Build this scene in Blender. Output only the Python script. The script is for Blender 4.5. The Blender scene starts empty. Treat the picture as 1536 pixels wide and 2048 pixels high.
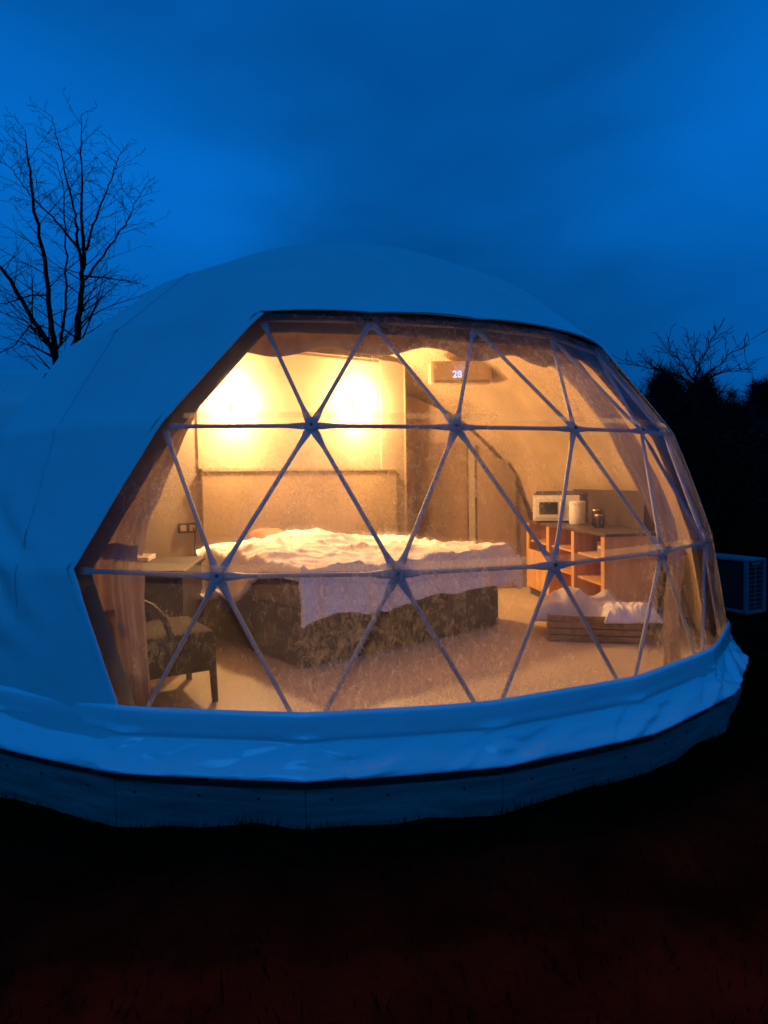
import bpy, bmesh, math, random
from mathutils import Vector, Matrix, noise
random.seed(7)
PI = math.pi; RAD = math.radians
scene = bpy.context.scene
COL = scene.collection

# ------------------------------------------------------------------ camera
PITCH, YAW, ROLL, FPX = 0.04656, -0.05784, -0.01517, 1369.57
CAMP = Vector((0, -6.2276, 1.6))
cp, sp, cy, sy, cr, sr = (math.cos(PITCH), math.sin(PITCH), math.cos(YAW), math.sin(YAW), math.cos(ROLL), math.sin(ROLL))
fw = Vector((-sy*cp, cy*cp, -sp)); r0 = Vector((cy, sy, 0)); u0 = Vector((-sy*sp, cy*sp, cp))
rt = r0*cr + u0*sr; up = r0*(-sr) + u0*cr
cam_d = bpy.data.cameras.new("camera"); cam = bpy.data.objects.new("camera", cam_d); COL.objects.link(cam)
M = Matrix((rt, up, -fw)).transposed().to_4x4(); M.translation = CAMP
cam.matrix_world = M
cam_d.sensor_fit = 'VERTICAL'; cam_d.sensor_height = 24; cam_d.lens = 24*FPX/2048
cam_d.clip_start = 0.05; cam_d.clip_end = 1500
scene.camera = cam

# ------------------------------------------------------------------ world: dusk sky with soft cloud bands
world = bpy.data.worlds.new("World"); scene.world = world; world.use_nodes = True
nt = world.node_tree; nt.nodes.clear()
def N(nt, t, **k):
    n = nt.nodes.new(t)
    for a, b in k.items(): setattr(n, a, b)
    return n
L = nt.links.new
out = N(nt, 'ShaderNodeOutputWorld'); bg = N(nt, 'ShaderNodeBackground'); bg.inputs['Strength'].default_value = 0.1
sky = N(nt, 'ShaderNodeTexSky'); sky.sky_type = 'NISHITA'; sky.sun_disc = False
sky.sun_elevation = RAD(-3.5); sky.sun_rotation = RAD(200)
tc = N(nt, 'ShaderNodeTexCoord')
sep = N(nt, 'ShaderNodeSeparateXYZ'); L(tc.outputs['Generated'], sep.inputs[0])
mp = N(nt, 'ShaderNodeMapping'); mp.inputs['Scale'].default_value = (1.25, 1.25, 3.0); mp.inputs['Location'].default_value = (4.1, 1.7, 0.35)
L(tc.outputs['Generated'], mp.inputs[0])
nz = N(nt, 'ShaderNodeTexNoise'); nz.inputs['Scale'].default_value = 1.9; nz.inputs['Detail'].default_value = 3.5
nz.inputs['Roughness'].default_value = 0.45; nz.inputs['Distortion'].default_value = 0.35
L(mp.outputs[0], nz.inputs['Vector'])
def wm(op, a, b):
    n = N(nt, 'ShaderNodeMath', operation=op)
    for i, v in enumerate((a, b)):
        if isinstance(v, (int, float)): n.inputs[i].default_value = v
        else: L(v, n.inputs[i])
    return n.outputs[0]
val = wm('MULTIPLY', nz.outputs[0], 0.42)
wn = N(nt, 'ShaderNodeTexNoise'); wn.inputs['Scale'].default_value = 3.0; wn.inputs['Detail'].default_value = 2
L(mp.outputs[0], wn.inputs['Vector'])
wv = N(nt, 'ShaderNodeVectorMath', operation='MULTIPLY_ADD'); wv.inputs[1].default_value = (.34, .34, .22); L(wn.outputs['Color'], wv.inputs[0]); L(tc.outputs['Generated'], wv.inputs[2])
ws = N(nt, 'ShaderNodeVectorMath', operation='ADD'); ws.inputs[1].default_value = (-.17, -.17, -.11); L(wv.outputs[0], ws.inputs[0])
wnorm = N(nt, 'ShaderNodeVectorMath', operation='NORMALIZE'); L(ws.outputs[0], wnorm.inputs[0])
# brighter and darker cloud banks all round the sky (azimuth from +y to the right, elevation, size, amount)
banks = [(-14, 23, .20, .26), (-27, 27, .12, .14), (-24, 40, .2, -.14), (31, 21, .18, .20), (4, 20, .26, -.11), (20, 8, .16, -.04), (18, 36, .3, .02), (95, 30, .3, .2), (150, 22, .3, .14), (-150, 26, .35, .2), (-85, 30, .3, -.06), (60, 50, .4, .12), (-120, 60, .4, .1)]
for az_, el_, w_, amt in banks:
    dv_ = Vector((math.sin(RAD(az_))*math.cos(RAD(el_)), math.cos(RAD(az_))*math.cos(RAD(el_)), math.sin(RAD(el_))))
    dn = N(nt, 'ShaderNodeVectorMath', operation='DOT_PRODUCT'); dn.inputs[1].default_value = dv_; L(wnorm.outputs[0], dn.inputs[0])
    g = wm('POWER', wm('MAXIMUM', dn.outputs['Value'], 0.0), 2/w_**2)
    val = wm('ADD', val, wm('MULTIPLY', g, amt))
cr1 = N(nt, 'ShaderNodeValToRGB'); el = cr1.color_ramp.elements
el[0].position = 0.05; el[0].color = (0.006, 0.66, 2.65, 1)
el[1].position = 0.52; el[1].color = (0.008, 1.48, 6.1, 1)
L(val, cr1.inputs[0])
# a little dimmer towards the horizon
cr2 = N(nt, 'ShaderNodeValToRGB'); e2 = cr2.color_ramp.elements
e2[0].position = 0.0; e2[0].color = (0.78, 0.78, 0.78, 1); e2[1].position = 0.40; e2[1].color = (1, 1, 1, 1)
e3 = e2.new(0.75); e3.color = (0.72, 0.72, 0.72, 1)
L(sep.outputs[2], cr2.inputs[0])
mul = N(nt, 'ShaderNodeMixRGB', blend_type='MULTIPLY'); mul.inputs[0].default_value = 1
L(cr1.outputs[0], mul.inputs[1]); L(cr2.outputs[0], mul.inputs[2])
tint = N(nt, 'ShaderNodeMixRGB', blend_type='MULTIPLY'); tint.inputs[0].default_value = 1; tint.inputs[2].default_value = (0.03, 1.0, 3.0, 1)
L(sky.outputs[0], tint.inputs[1])
add = N(nt, 'ShaderNodeMixRGB', blend_type='ADD'); add.inputs[0].default_value = 1
L(mul.outputs[0], add.inputs[1]); L(tint.outputs[0], add.inputs[2])
L(add.outputs[0], bg.inputs['Color']); L(bg.outputs[0], out.inputs[0])

# faint last daylight, broad and soft, from behind the camera on the right
sun_d = bpy.data.lights.new("sun", 'SUN'); sun_d.energy = 0.36; sun_d.angle = RAD(30); sun_d.color = (0.02, 0.32, 1.0)
sun = bpy.data.objects.new("sun", sun_d); COL.objects.link(sun)
sun.rotation_euler = Vector((0.30, 0.9, -0.80)).to_track_quat('-Z', 'Y').to_euler()

scene.view_settings.view_transform = 'Standard'; scene.view_settings.look = 'None'
scene.view_settings.exposure = 0; scene.view_settings.gamma = 1
scene.render.resolution_x = 768; scene.render.resolution_y = 1024
scene.cycles.max_bounces = 10; scene.cycles.transparent_max_bounces = 24
scene.cycles.diffuse_bounces = 4; scene.cycles.sample_clamp_indirect = 4.0

# ------------------------------------------------------------------ materials
def new_mat(name):
    m = bpy.data.materials.new(name); m.use_nodes = True; m.node_tree.nodes.clear(); return m
def mat(name, col, rough=0.6, var=0.15, scale=8.0, bump=0.0, bscale=40.0, metallic=0.0, spec=0.4, stretch=(1, 1, 1), transl=0.0, col2=None):
    m = new_mat(name); t = m.node_tree; l = t.links.new
    o = N(t, 'ShaderNodeOutputMaterial'); b = N(t, 'ShaderNodeBsdfPrincipled')
    tcn = N(t, 'ShaderNodeTexCoord'); mpn = N(t, 'ShaderNodeMapping'); mpn.inputs['Scale'].default_value = stretch
    l(tcn.outputs['Object'], mpn.inputs[0])
    n1 = N(t, 'ShaderNodeTexNoise'); n1.inputs['Scale'].default_value = scale; n1.inputs['Detail'].default_value = 6
    l(mpn.outputs[0], n1.inputs['Vector'])
    ramp = N(t, 'ShaderNodeValToRGB'); e = ramp.color_ramp.elements
    c2 = col2 or tuple(c*(1-var) for c in col)
    c1 = tuple(min(1, c*(1+var*0.6)) for c in col)
    e[0].position = 0.32; e[0].color = (*c2, 1); e[1].position = 0.68; e[1].color = (*c1, 1)
    l(n1.outputs[0], ramp.inputs[0]); l(ramp.outputs[0], b.inputs['Base Color'])
    b.inputs['Roughness'].default_value = rough; b.inputs['Metallic'].default_value = metallic
    b.inputs['Specular IOR Level'].default_value = spec
    if bump:
        n2 = N(t, 'ShaderNodeTexNoise'); n2.inputs['Scale'].default_value = bscale; n2.inputs['Detail'].default_value = 5
        l(mpn.outputs[0], n2.inputs['Vector'])
        bp = N(t, 'ShaderNodeBump'); bp.inputs['Strength'].default_value = bump; bp.inputs['Distance'].default_value = 0.01
        l(n2.outputs[0], bp.inputs['Height']); l(bp.outputs[0], b.inputs['Normal'])
    if transl:
        tr = N(t, 'ShaderNodeBsdfTranslucent'); l(ramp.outputs[0], tr.inputs[0])
        mx = N(t, 'ShaderNodeMixShader'); mx.inputs[0].default_value = transl
        l(b.outputs[0], mx.inputs[1]); l(tr.outputs[0], mx.inputs[2]); l(mx.outputs[0], o.inputs[0])
    else:
        l(b.outputs[0], o.inputs[0])
    return m

def vinyl_mat():
    m = new_mat("clear_vinyl"); t = m.node_tree; l = t.links.new
    o = N(t, 'ShaderNodeOutputMaterial'); tcn = N(t, 'ShaderNodeTexCoord')
    def nz(scale, det, dist, st=(1, 1, 1), rough=0.55):
        mp_ = N(t, 'ShaderNodeMapping'); mp_.inputs['Scale'].default_value = st; l(tcn.outputs['Object'], mp_.inputs[0])
        n = N(t, 'ShaderNodeTexNoise'); n.inputs['Scale'].default_value = scale; n.inputs['Detail'].default_value = det
        n.inputs['Distortion'].default_value = dist; n.inputs['Roughness'].default_value = rough
        l(mp_.outputs[0], n.inputs['Vector']); return n.outputs[0]
    def math_(op, a, b=None, c=None):
        n = N(t, 'ShaderNodeMath', operation=op)
        for i, v in enumerate((a, b, c)):
            if v is None: continue
            if isinstance(v, (int, float)): n.inputs[i].default_value = v
            else: l(v, n.inputs[i])
        return n.outputs[0]
    def filament(src, w):           # thin curved lines where the noise crosses its middle value
        d = math_('ABSOLUTE', math_('SUBTRACT', src, 0.5)); return math_('MAXIMUM', math_('SUBTRACT', 1.0, math_('DIVIDE', d, w)), 0.0)
    f1 = filament(nz(6.0, 4.0, 2.2, (1.1, 1.1, 0.6)), 0.016)
    f2 = filament(nz(11.0, 3.5, 2.6, (1.2, 1.2, 0.5)), 0.022)
    f3 = filament(nz(21.0, 3.0, 2.0, (1.3, 1.3, 0.45)), 0.035)
    patch = nz(1.1, 3.0, 0.3)
    p2 = N(t, 'ShaderNodeMapRange'); l(patch, p2.inputs[0]); p2.inputs[1].default_value = 0.36; p2.inputs[2].default_value = 0.62; p2.clamp = True
    fine = nz(26.0, 5.0, 1.2, (1, 1, .6))
    fr = N(t, 'ShaderNodeMapRange'); l(fine, fr.inputs[0]); fr.inputs[1].default_value = 0.42; fr.inputs[2].default_value = 0.72
    lsum = math_('ADD', math_('MULTIPLY', f1, 0.8), math_('ADD', math_('MULTIPLY', f2, 0.7), math_('MULTIPLY', f3, 0.5)))
    lines = math_('MULTIPLY', math_('MULTIPLY', lsum, math_('ADD', .35, math_('MULTIPLY', fr.outputs[0], .65))), math_('ADD', 0.15, math_('MULTIPLY', p2.outputs[0], 0.85)))
    haze = math_('ADD', 0.095, math_('ADD', math_('MULTIPLY', p2.outputs[0], 0.09), math_('ADD', math_('MULTIPLY', lines, 0.38), math_('MULTIPLY', math_('MULTIPLY', fr.outputs[0], p2.outputs[0]), 0.32))))
    tr = N(t, 'ShaderNodeBsdfTransparent'); tr.inputs[0].default_value = (0.93, 0.925, 0.90, 1)
    trl = N(t, 'ShaderNodeBsdfTranslucent'); trl.inputs[0].default_value = (0.85, 0.84, 0.80, 1)
    dif = N(t, 'ShaderNodeBsdfDiffuse'); dif.inputs[0].default_value = (0.85, 0.84, 0.80, 1)
    hz = N(t, 'ShaderNodeMixShader'); hz.inputs[0].default_value = 0.10; l(trl.outputs[0], hz.inputs[1]); l(dif.outputs[0], hz.inputs[2])
    rf = N(t, 'ShaderNodeBsdfRefraction'); rf.inputs['IOR'].default_value = 1.02; rf.inputs['Roughness'].default_value = 0.62; rf.inputs[0].default_value = (0.95, 0.94, 0.9, 1)
    hz2 = N(t, 'ShaderNodeMixShader'); hz2.inputs[0].default_value = 0.65; l(hz.outputs[0], hz2.inputs[1]); l(rf.outputs[0], hz2.inputs[2]); hz = hz2
    m1 = N(t, 'ShaderNodeMixShader'); l(haze, m1.inputs[0]); l(tr.outputs[0], m1.inputs[1]); l(hz.outputs[0], m1.inputs[2])
    gl = N(t, 'ShaderNodeBsdfGlossy'); gl.inputs['Roughness'].default_value = 0.07
    bp = N(t, 'ShaderNodeBump'); bp.inputs['Strength'].default_value = 0.5; bp.inputs['Distance'].default_value = 0.012
    l(nz(7.0, 3.0, 1.0, (1, 1, 0.5)), bp.inputs['Height']); l(bp.outputs[0], gl.inputs['Normal'])
    fre = N(t, 'ShaderNodeFresnel'); fre.inputs[0].default_value = 1.48
    ff = math_('MINIMUM', math_('MULTIPLY', fre.outputs[0], 0.45), 0.22)
    m2 = N(t, 'ShaderNodeMixShader'); l(ff, m2.inputs[0]); l(m1.outputs[0], m2.inputs[1]); l(gl.outputs[0], m2.inputs[2])
    l(m2.outputs[0], o.inputs[0]); return m

def glass_mat():
    m = new_mat("jar_glass"); t = m.node_tree; l = t.links.new
    o = N(t, 'ShaderNodeOutputMaterial'); tr = N(t, 'ShaderNodeBsdfTransparent'); gl = N(t, 'ShaderNodeBsdfGlossy'); gl.inputs['Roughness'].default_value = 0.03
    tr.inputs[0].default_value = (0.9, 0.9, 0.88, 1)
    fre = N(t, 'ShaderNodeLayerWeight'); fre.inputs[0].default_value = 0.35
    m2 = N(t, 'ShaderNodeMixShader'); l(fre.outputs['Fresnel'], m2.inputs[0]); l(tr.outputs[0], m2.inputs[1]); l(gl.outputs[0], m2.inputs[2]); l(m2.outputs[0], o.inputs[0]); return m

def emit_mat(name, col, s):
    m = new_mat(name); t = m.node_tree
    o = N(t, 'ShaderNodeOutputMaterial'); e = N(t, 'ShaderNodeEmission'); e.inputs[0].default_value = (*col, 1); e.inputs[1].default_value = s
    t.links.new(e.outputs[0], o.inputs[0]); return m

def shade_mat():
    m = new_mat("opal_glass_shade"); t = m.node_tree; l = t.links.new
    o = N(t, 'ShaderNodeOutputMaterial'); tr = N(t, 'ShaderNodeBsdfTransparent'); tl = N(t, 'ShaderNodeBsdfTranslucent')
    tr.inputs[0].default_value = (1, .97, .92, 1); tl.inputs[0].default_value = (.9, .87, .8, 1)
    mx = N(t, 'ShaderNodeMixShader'); mx.inputs[0].default_value = .45; l(tr.outputs[0], mx.inputs[1]); l(tl.outputs[0], mx.inputs[2]); l(mx.outputs[0], o.inputs[0]); return m
MT = dict(
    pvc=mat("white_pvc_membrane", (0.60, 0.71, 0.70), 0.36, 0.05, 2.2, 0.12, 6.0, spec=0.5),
    skirt=mat("white_pvc_skirt", (0.75, 0.85, 0.85), 0.17, 0.05, 3.0, 0.06, 10.0, spec=0.95),  # paler than the cover: skylight on the bulging skirt put into the colour
    lining=mat("lining_fabric", (0.42, 0.31, 0.19), 0.85, 0.22, 3.0, 0.4, 18.0, stretch=(1, 1, .6)),
    vinyl=vinyl_mat(),
    steel=mat("white_coated_steel", (0.38, 0.36, 0.36), 0.38, 0.08, 14, 0.05, 60, spec=0.5),
    bolt=mat("dark_bolt_steel", (0.05, 0.05, 0.055), 0.4, 0.2, 30, metallic=0.8),
    strut_shade=mat("painted_strut_shade", (0.05, 0.04, 0.04), 0.6, 0.2, 20),  # near-black colour for the shaded strut under the cover edge
    plinth=mat("weathered_plywood", (0.17, 0.155, 0.14), 0.8, 0.35, 3.0, 0.5, 30, stretch=(1, 1, 9)),
    joist=mat("dark_timber_edge", (0.045, 0.022, 0.014), 0.85, 0.3, 8),
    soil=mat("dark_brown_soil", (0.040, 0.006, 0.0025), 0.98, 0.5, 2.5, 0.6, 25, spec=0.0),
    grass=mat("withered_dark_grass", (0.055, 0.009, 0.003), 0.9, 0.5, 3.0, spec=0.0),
    bark=mat("dark_tree_bark", (0.035, 0.012, 0.007), 0.9, 0.4, 12, spec=0.05),
    twig=mat("dark_hedge_twigs", (0.055, 0.022, 0.022), 0.9, 0.4, 6, spec=0.05),
    floorm=mat("beige_vinyl_floor", (0.54, 0.44, 0.31), 0.45, 0.12, 1.6, 0.15, 50),
    wall=mat("cream_wall_board", (0.34, 0.28, 0.20), 0.75, 0.10, 2.5, 0.2, 20),
    wallback=mat("brown_rear_wall", (0.30, 0.21, 0.14), 0.8, 0.25, 3.0, 0.3, 20, stretch=(1, 1, .3)),
    door=mat("brown_door_curtain", (0.19, 0.12, 0.07), 0.85, 0.3, 4, 0.3, 20, stretch=(1, 1, .15)),
    headb=mat("tan_headboard_fabric", (0.38, 0.28, 0.165), 0.9, 0.12, 3, 0.25, 30),
    duvet=mat("white_cotton_duvet", (0.86, 0.84, 0.80), 0.85, 0.05, 3, 0.25, 22),
    sheet=mat("grey_bed_sheet", (0.13, 0.10, 0.075), 0.9, 0.15, 5, 0.2, 30),
    bedbase=mat("dark_bed_base_fabric", (0.055, 0.038, 0.022), 0.9, 0.3, 6, 0.3, 60),
    pillow=mat("rust_cushion", (0.42, 0.16, 0.08), 0.9, 0.15, 6, 0.2, 30),
    desk=mat("dark_grey_desk", (0.042, 0.033, 0.027), 0.6, 0.2, 5, 0.1, 30),
    chair=mat("black_stained_wood", (0.012, 0.008, 0.006), 0.55, 0.3, 6, 0.1, 30),
    chairf=mat("dark_seat_fabric", (0.016, 0.011, 0.008), 0.9, 0.3, 9, 0.2, 60),
    curtain=mat("beige_voile_curtain", (0.36, 0.25, 0.19), 0.85, 0.2, 5, 0.1, 40, transl=0.35),
    valance=mat("brown_valance_fabric", (0.21, 0.13, 0.10), 0.85, 0.45, 4, 0.1, 40, transl=0.25, stretch=(1.6, 1.6, .1)),
    wood=mat("orange_pine_board", (0.72, 0.39, 0.15), 0.55, 0.25, 3, 0.15, 20, stretch=(6, 6, .6)),
    woodd=mat("dark_cabinet_back", (0.06, 0.038, 0.022), 0.7, 0.25, 5),
    counter=mat("dark_counter_top", (0.10, 0.075, 0.055), 0.4, 0.2, 9),
    white=mat("white_plastic", (0.78, 0.76, 0.72), 0.4, 0.05, 5),
    black=mat("black_glass", (0.02, 0.018, 0.016), 0.15, 0.2, 5),
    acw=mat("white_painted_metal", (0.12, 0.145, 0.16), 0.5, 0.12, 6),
    acd=mat("dark_coil", (0.02, 0.013, 0.012), 0.7, 0.3, 30),
    blanket=mat("cream_fleece_blanket", (0.70, 0.62, 0.52), 0.95, 0.12, 6, 0.4, 40),
    crate=mat("woven_brown_crate", (0.34, 0.20, 0.10), 0.8, 0.35, 18, 0.5, 60),
    brass=mat("brushed_brass", (0.6, 0.42, 0.2), 0.35, 0.1, 20, metallic=0.9),
    shade=shade_mat(),
    glass=glass_mat(),
    gravel=mat("pale_gravel_track", (0.35, 0.22, 0.16), 0.9, 0.4, 3, spec=0.1),
    bulb=emit_mat("lit_bulb", (1.0, 0.62, 0.26), 90.0),
    led=emit_mat("blue_led_digits", (0.42, 0.5, 1.0), 2.5),
    twigshed=mat("dark_shed_boards", (0.02, 0.008, 0.005), 0.9, 0.3, 3, spec=0.05),
)

# ------------------------------------------------------------------ helpers
def link(name, bm, m, parent=None, smooth=False, kind=None):
    me = bpy.data.meshes.new(name); bm.normal_update(); bm.to_mesh(me); bm.free()
    for mm in (m if isinstance(m, (list, tuple)) else [m]): me.materials.append(mm)
    if smooth:
        for p in me.polygons: p.use_smooth = True
    o = bpy.data.objects.new(name, me); COL.objects.link(o)
    if parent: o.parent = parent
    if kind: o['kind'] = kind
    return o
def link_split(name, bm, m, parent=None, smooth=False):
    """every loose island of bm becomes an object of its own"""
    bm.verts.index_update(); seen = set(); out_ = []
    for v0 in list(bm.verts):
        if v0 in seen: continue
        st = [v0]; isl = []
        while st:
            v = st.pop()
            if v in seen: continue
            seen.add(v); isl.append(v); st += [e.other_vert(v) for e in v.link_edges]
        b2 = bmesh.new(); mp_ = {v: b2.verts.new(v.co) for v in isl}
        for f in {f for v in isl for f in v.link_faces}: b2.faces.new([mp_[v] for v in f.verts])
        out_.append(link(name, b2, m, parent, smooth))
    bm.free(); return out_
def rawmesh(name, vs, fs, m, parent=None, smooth=False, kind=None):
    me = bpy.data.meshes.new(name); me.from_pydata([tuple(v) for v in vs], [], fs); me.materials.append(m); me.update()
    if smooth:
        for p in me.polygons: p.use_smooth = True
    o = bpy.data.objects.new(name, me); COL.objects.link(o)
    if parent: o.parent = parent
    if kind: o['kind'] = kind
    return o
def thing(name, label, cat, loc=(0, 0, 0), rz=0, group=None):
    o = bpy.data.objects.new(name, None); COL.objects.link(o); o.location = loc; o.rotation_euler = (0, 0, rz)
    o.empty_display_size = 0.1
    o['label'] = label; o['category'] = cat
    if group: o['group'] = group
    return o
def tag(o, label, cat, group=None):
    o['label'] = label; o['category'] = cat
    if group: o['group'] = group
    return o
def box(bm, c, s, rz=0, bev=0.0, rot=None):
    mtx = Matrix.Translation(c) @ (rot or Matrix.Rotation(rz, 4, 'Z')) @ Matrix.Diagonal((*s, 1))
    r = bmesh.ops.create_cube(bm, size=1.0, matrix=mtx)
    if bev:
        es = {e for v in r['verts'] for e in v.link_edges}
        bmesh.ops.bevel(bm, geom=list(es), offset=bev, segments=2, affect='EDGES', profile=0.6)
    return bm
def B(): return bmesh.new()
def tube(bm, pts, rads, seg=8, cap=True):
    """sweep along pts with per-point radii (or (rx,ry) pairs flattened in the given frame)"""
    pts = [Vector(p) for p in pts]; rings = []; prev = None
    for i, p in enumerate(pts):
        a = pts[max(0, i-1)]; b = pts[min(len(pts)-1, i+1)]; d = (b-a).normalized()
        if prev is None:
            prev = d.orthogonal().normalized()
        x = (prev - d*prev.dot(d)).normalized(); y = d.cross(x); prev = x
        r = rads[i] if isinstance(rads, (list, tuple)) else rads
        rx, ry = r if isinstance(r, tuple) else (r, r)
        rings.append([bm.verts.new(p + x*(rx*math.cos(2*PI*k/seg)) + y*(ry*math.sin(2*PI*k/seg))) for k in range(seg)])
    for i in range(len(rings)-1):
        for k in range(seg):
            bm.faces.new((rings[i][k], rings[i][(k+1) % seg], rings[i+1][(k+1) % seg], rings[i+1][k]))
    if cap:
        bm.faces.new(rings[0][::-1]); bm.faces.new(rings[-1])
    return bm
def lathe(bm, prof, seg=24, c=(0, 0, 0)):
    c = Vector(c); rings = [[bm.verts.new(c + Vector((r*math.cos(2*PI*k/seg), r*math.sin(2*PI*k/seg), z))) for k in range(seg)] for r, z in prof]
    for i in range(len(rings)-1):
        for k in range(seg):
            bm.faces.new((rings[i][k], rings[i][(k+1) % seg], rings[i+1][(k+1) % seg], rings[i+1][k]))
    return bm
def nse(x, y, z=0.0): return noise.noise(Vector((x, y, z)))

# ------------------------------------------------------------------ dome geometry
R = 3.1; ZC = 0.4104; TH = 0.08155; S = 2*PI/22
LAT = [RAD(43.06), RAD(28.66), RAD(13.95), RAD(-0.62)]      # rings A, B, C, D (top to base)
OFFS = [0.5, 0.0, 0.5, 0.0]
ADJ = {(0, .5): (-.17, .72), (0, 1.5): (-.30, -.02), (0, 2.5): (-.41, -.20), (0, 3.5): (-.10, .05), (0, 4.5): (-.10, -.59),
       (1, 0): (-.75, .32), (1, 1): (.11, -.09), (1, 2): (-.19, -.31), (1, 3): (-.07, -.24), (1, 4): (-.24, .07), (1, 5): (-.04, .51),
       (2, -.5): (.71, .16), (2, .5): (-.10, -.03), (2, 1.5): (.08, -.05), (2, 2.5): (-.12, -.06), (2, 3.5): (.58, .06), (2, 4.5): (.51, -.18),
       (3, 1): (0, -.15), (3, 2): (.05, .13), (3, 3): (.18, .18), (3, 4): (-.20, -.20)}
def sphp(az, lat, r=R): return Vector((r*math.cos(lat)*math.sin(az), -r*math.cos(lat)*math.cos(az), ZC + r*math.sin(lat)))
def node_al(k, i):
    i = ((i + 8) % 22) - 8
    da, dl = ADJ.get((k, i), (0, 0))
    return TH + S*(i-1.5) + RAD(da), LAT[k] + RAD(dl)
def node(k, i, r=R): return sphp(*node_al(k, i), r)
CEN = Vector((0, 0, ZC))
ids = {}; nodes = []
for k in range(4):
    for j in range(22):
        i = ((j + OFFS[k] + 8) % 22) - 8
        ids[(k, i)] = len(nodes); nodes.append(node(k, i))
def nid(k, i): return ids[(k, ((i + 8) % 22) - 8)]
tris = []          # (a, b, c, window?)
def inwin(keys):
    # window spans the trapezoid A .5..4.5, B 0..5, C -.5..5.5, D 0..5
    for k, i in keys:
        lo, hi = [(.5, 4.5), (0, 5), (-.5, 5.5), (0, 5)][k]
        if not (lo-0.01 <= i <= hi+0.01): return False
    return True
for k in range(3):
    up_, dn = k, k+1
    for j in range(22):
        i = j - 8
        if OFFS[dn] == 0:   # lower ring integer, upper half
            t1 = [(dn, i), (dn, i+1), (up_, i+.5)]; t2 = [(up_, i+.5), (dn, i+1), (up_, i+1.5)]
        else:               # lower half, upper integer
            t1 = [(dn, i-.5), (dn, i+.5), (up_, i)]; t2 = [(up_, i), (dn, i+.5), (up_, i+1)]
        for t in (t1, t2): tris.append((*[nid(*q) for q in t], inwin(t)))
# crown of the dome
bmh = bmesh.new(); A_ids = [nid(0, .5+j-8) for j in range(22)]
tops = []
for lat, n, o in ((57.5, 16, .3), (71.5, 10, .1), (83.5, 5, .4)):
    for j in range(n): tops.append(sphp(TH + 2*PI*(j+o)/n, RAD(lat)))
base_n = len(nodes); nodes += tops
hv = {}
for q in A_ids + list(range(base_n, len(nodes))):
    v = bmh.verts.new(nodes[q]); hv[v] = q
res = bmesh.ops.convex_hull(bmh, input=list(bmh.verts))
bmesh.ops.triangulate(bmh, faces=bmh.faces[:])
bmh.normal_update()
for f in bmh.faces:
    qs = [hv[v] for v in f.verts]
    if all(q in A_ids for q in qs): continue
    tris.append((*qs, False))
bmh.free()

RINGS = [LAT[3], LAT[2], LAT[1], LAT[0], RAD(57.5), RAD(71.5), RAD(83.5), RAD(90)]
def revolve_r(lat):
    for a, b in zip(RINGS[:-1], RINGS[1:]):
        if lat <= b + 1e-6:
            d = (b-a)/2; m_ = (a+b)/2; return R*math.cos(d)/math.cos(max(-d, min(d, lat-m_)))
    return R
def dome_sheet(window, nsub, scale, w, extra=None, flip=False):
    """subdivide the hull triangles; w blends from flat facets (0) to a smooth body (1)"""
    vs = []; key = {}; fs = []
    for a, b, c, win in tris:
        if win != window: continue
        A, Bv, C = nodes[a], nodes[b], nodes[c]
        if (Bv-A).cross(C-A).dot(A-CEN) < 0: Bv, C = C, Bv
        g = {}
        for i in range(nsub+1):
            for j in range(nsub+1-i):
                p = (A*(nsub-i-j) + Bv*i + C*j)/nsub
                d = p - CEN; r = d.length; lat = math.asin(max(-1, min(1, d.z/r)))
                rr = r*(1-w) + revolve_r(lat)*w if w >= 0 else r*(1+w) + R*(-w)
                az = math.atan2(p.x, -p.y)
                rr *= scale
                if extra: rr += extra(az, lat, p)
                q = CEN + d.normalized()*rr
                kk = (round(q.x, 4), round(q.y, 4), round(q.z, 4))
                if kk not in key: key[kk] = len(vs); vs.append(q)
                g[(i, j)] = key[kk]
        for i in range(nsub):
            for j in range(nsub-i):
                f = [g[(i, j)], g[(i+1, j)], g[(i, j+1)]]; fs.append(f[::-1] if flip else f)
                if i+j < nsub-1:
                    f = [g[(i+1, j)], g[(i+1, j+1)], g[(i, j+1)]]; fs.append(f[::-1] if flip else f)
    fs = [f for f in fs if len(set(f)) == 3]
    return vs, fs

# ------------------------------------------------------------------ setting: ground, track, floor
def gz(x, y):
    r = math.hypot(x, y)
    z = 0.035 + 0.02*nse(x*.7, y*.7) + 0.03*nse(x*2.3, y*2.3, 4) + 0.016*nse(x*7, y*7, 2) - (0.05 if x < -1 else 0.05*max(0, -x))
    z += 0.03*math.exp(-((r-3.35)/.35)**2)*(0.5+nse(x*3.1, y*3.1, 9))
    return z
vs, fs = [], []
xs = [-400, -150, -60, -30, -15, -9] + [-7 + i*0.16 for i in range(89)] + [9, 13, 20, 35, 60, 150, 400]
ys = [-300, -100, -40, -15, -9] + [-6.8 + i*0.14 for i in range(80)] + [6, 9, 14, 20, 30, 45, 80, 150, 400, 900]
for y in ys:
    for x in xs: vs.append((x, y, gz(x, y) if abs(x) < 12 and abs(y) < 12 else 0.0))
W = len(xs)
for j in range(len(ys)-1):
    for i in range(W-1): fs.append((j*W+i, j*W+i+1, (j+1)*W+i+1, (j+1)*W+i))
rawmesh('ground', vs, fs, MT['soil'], smooth=True, kind='structure')
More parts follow.
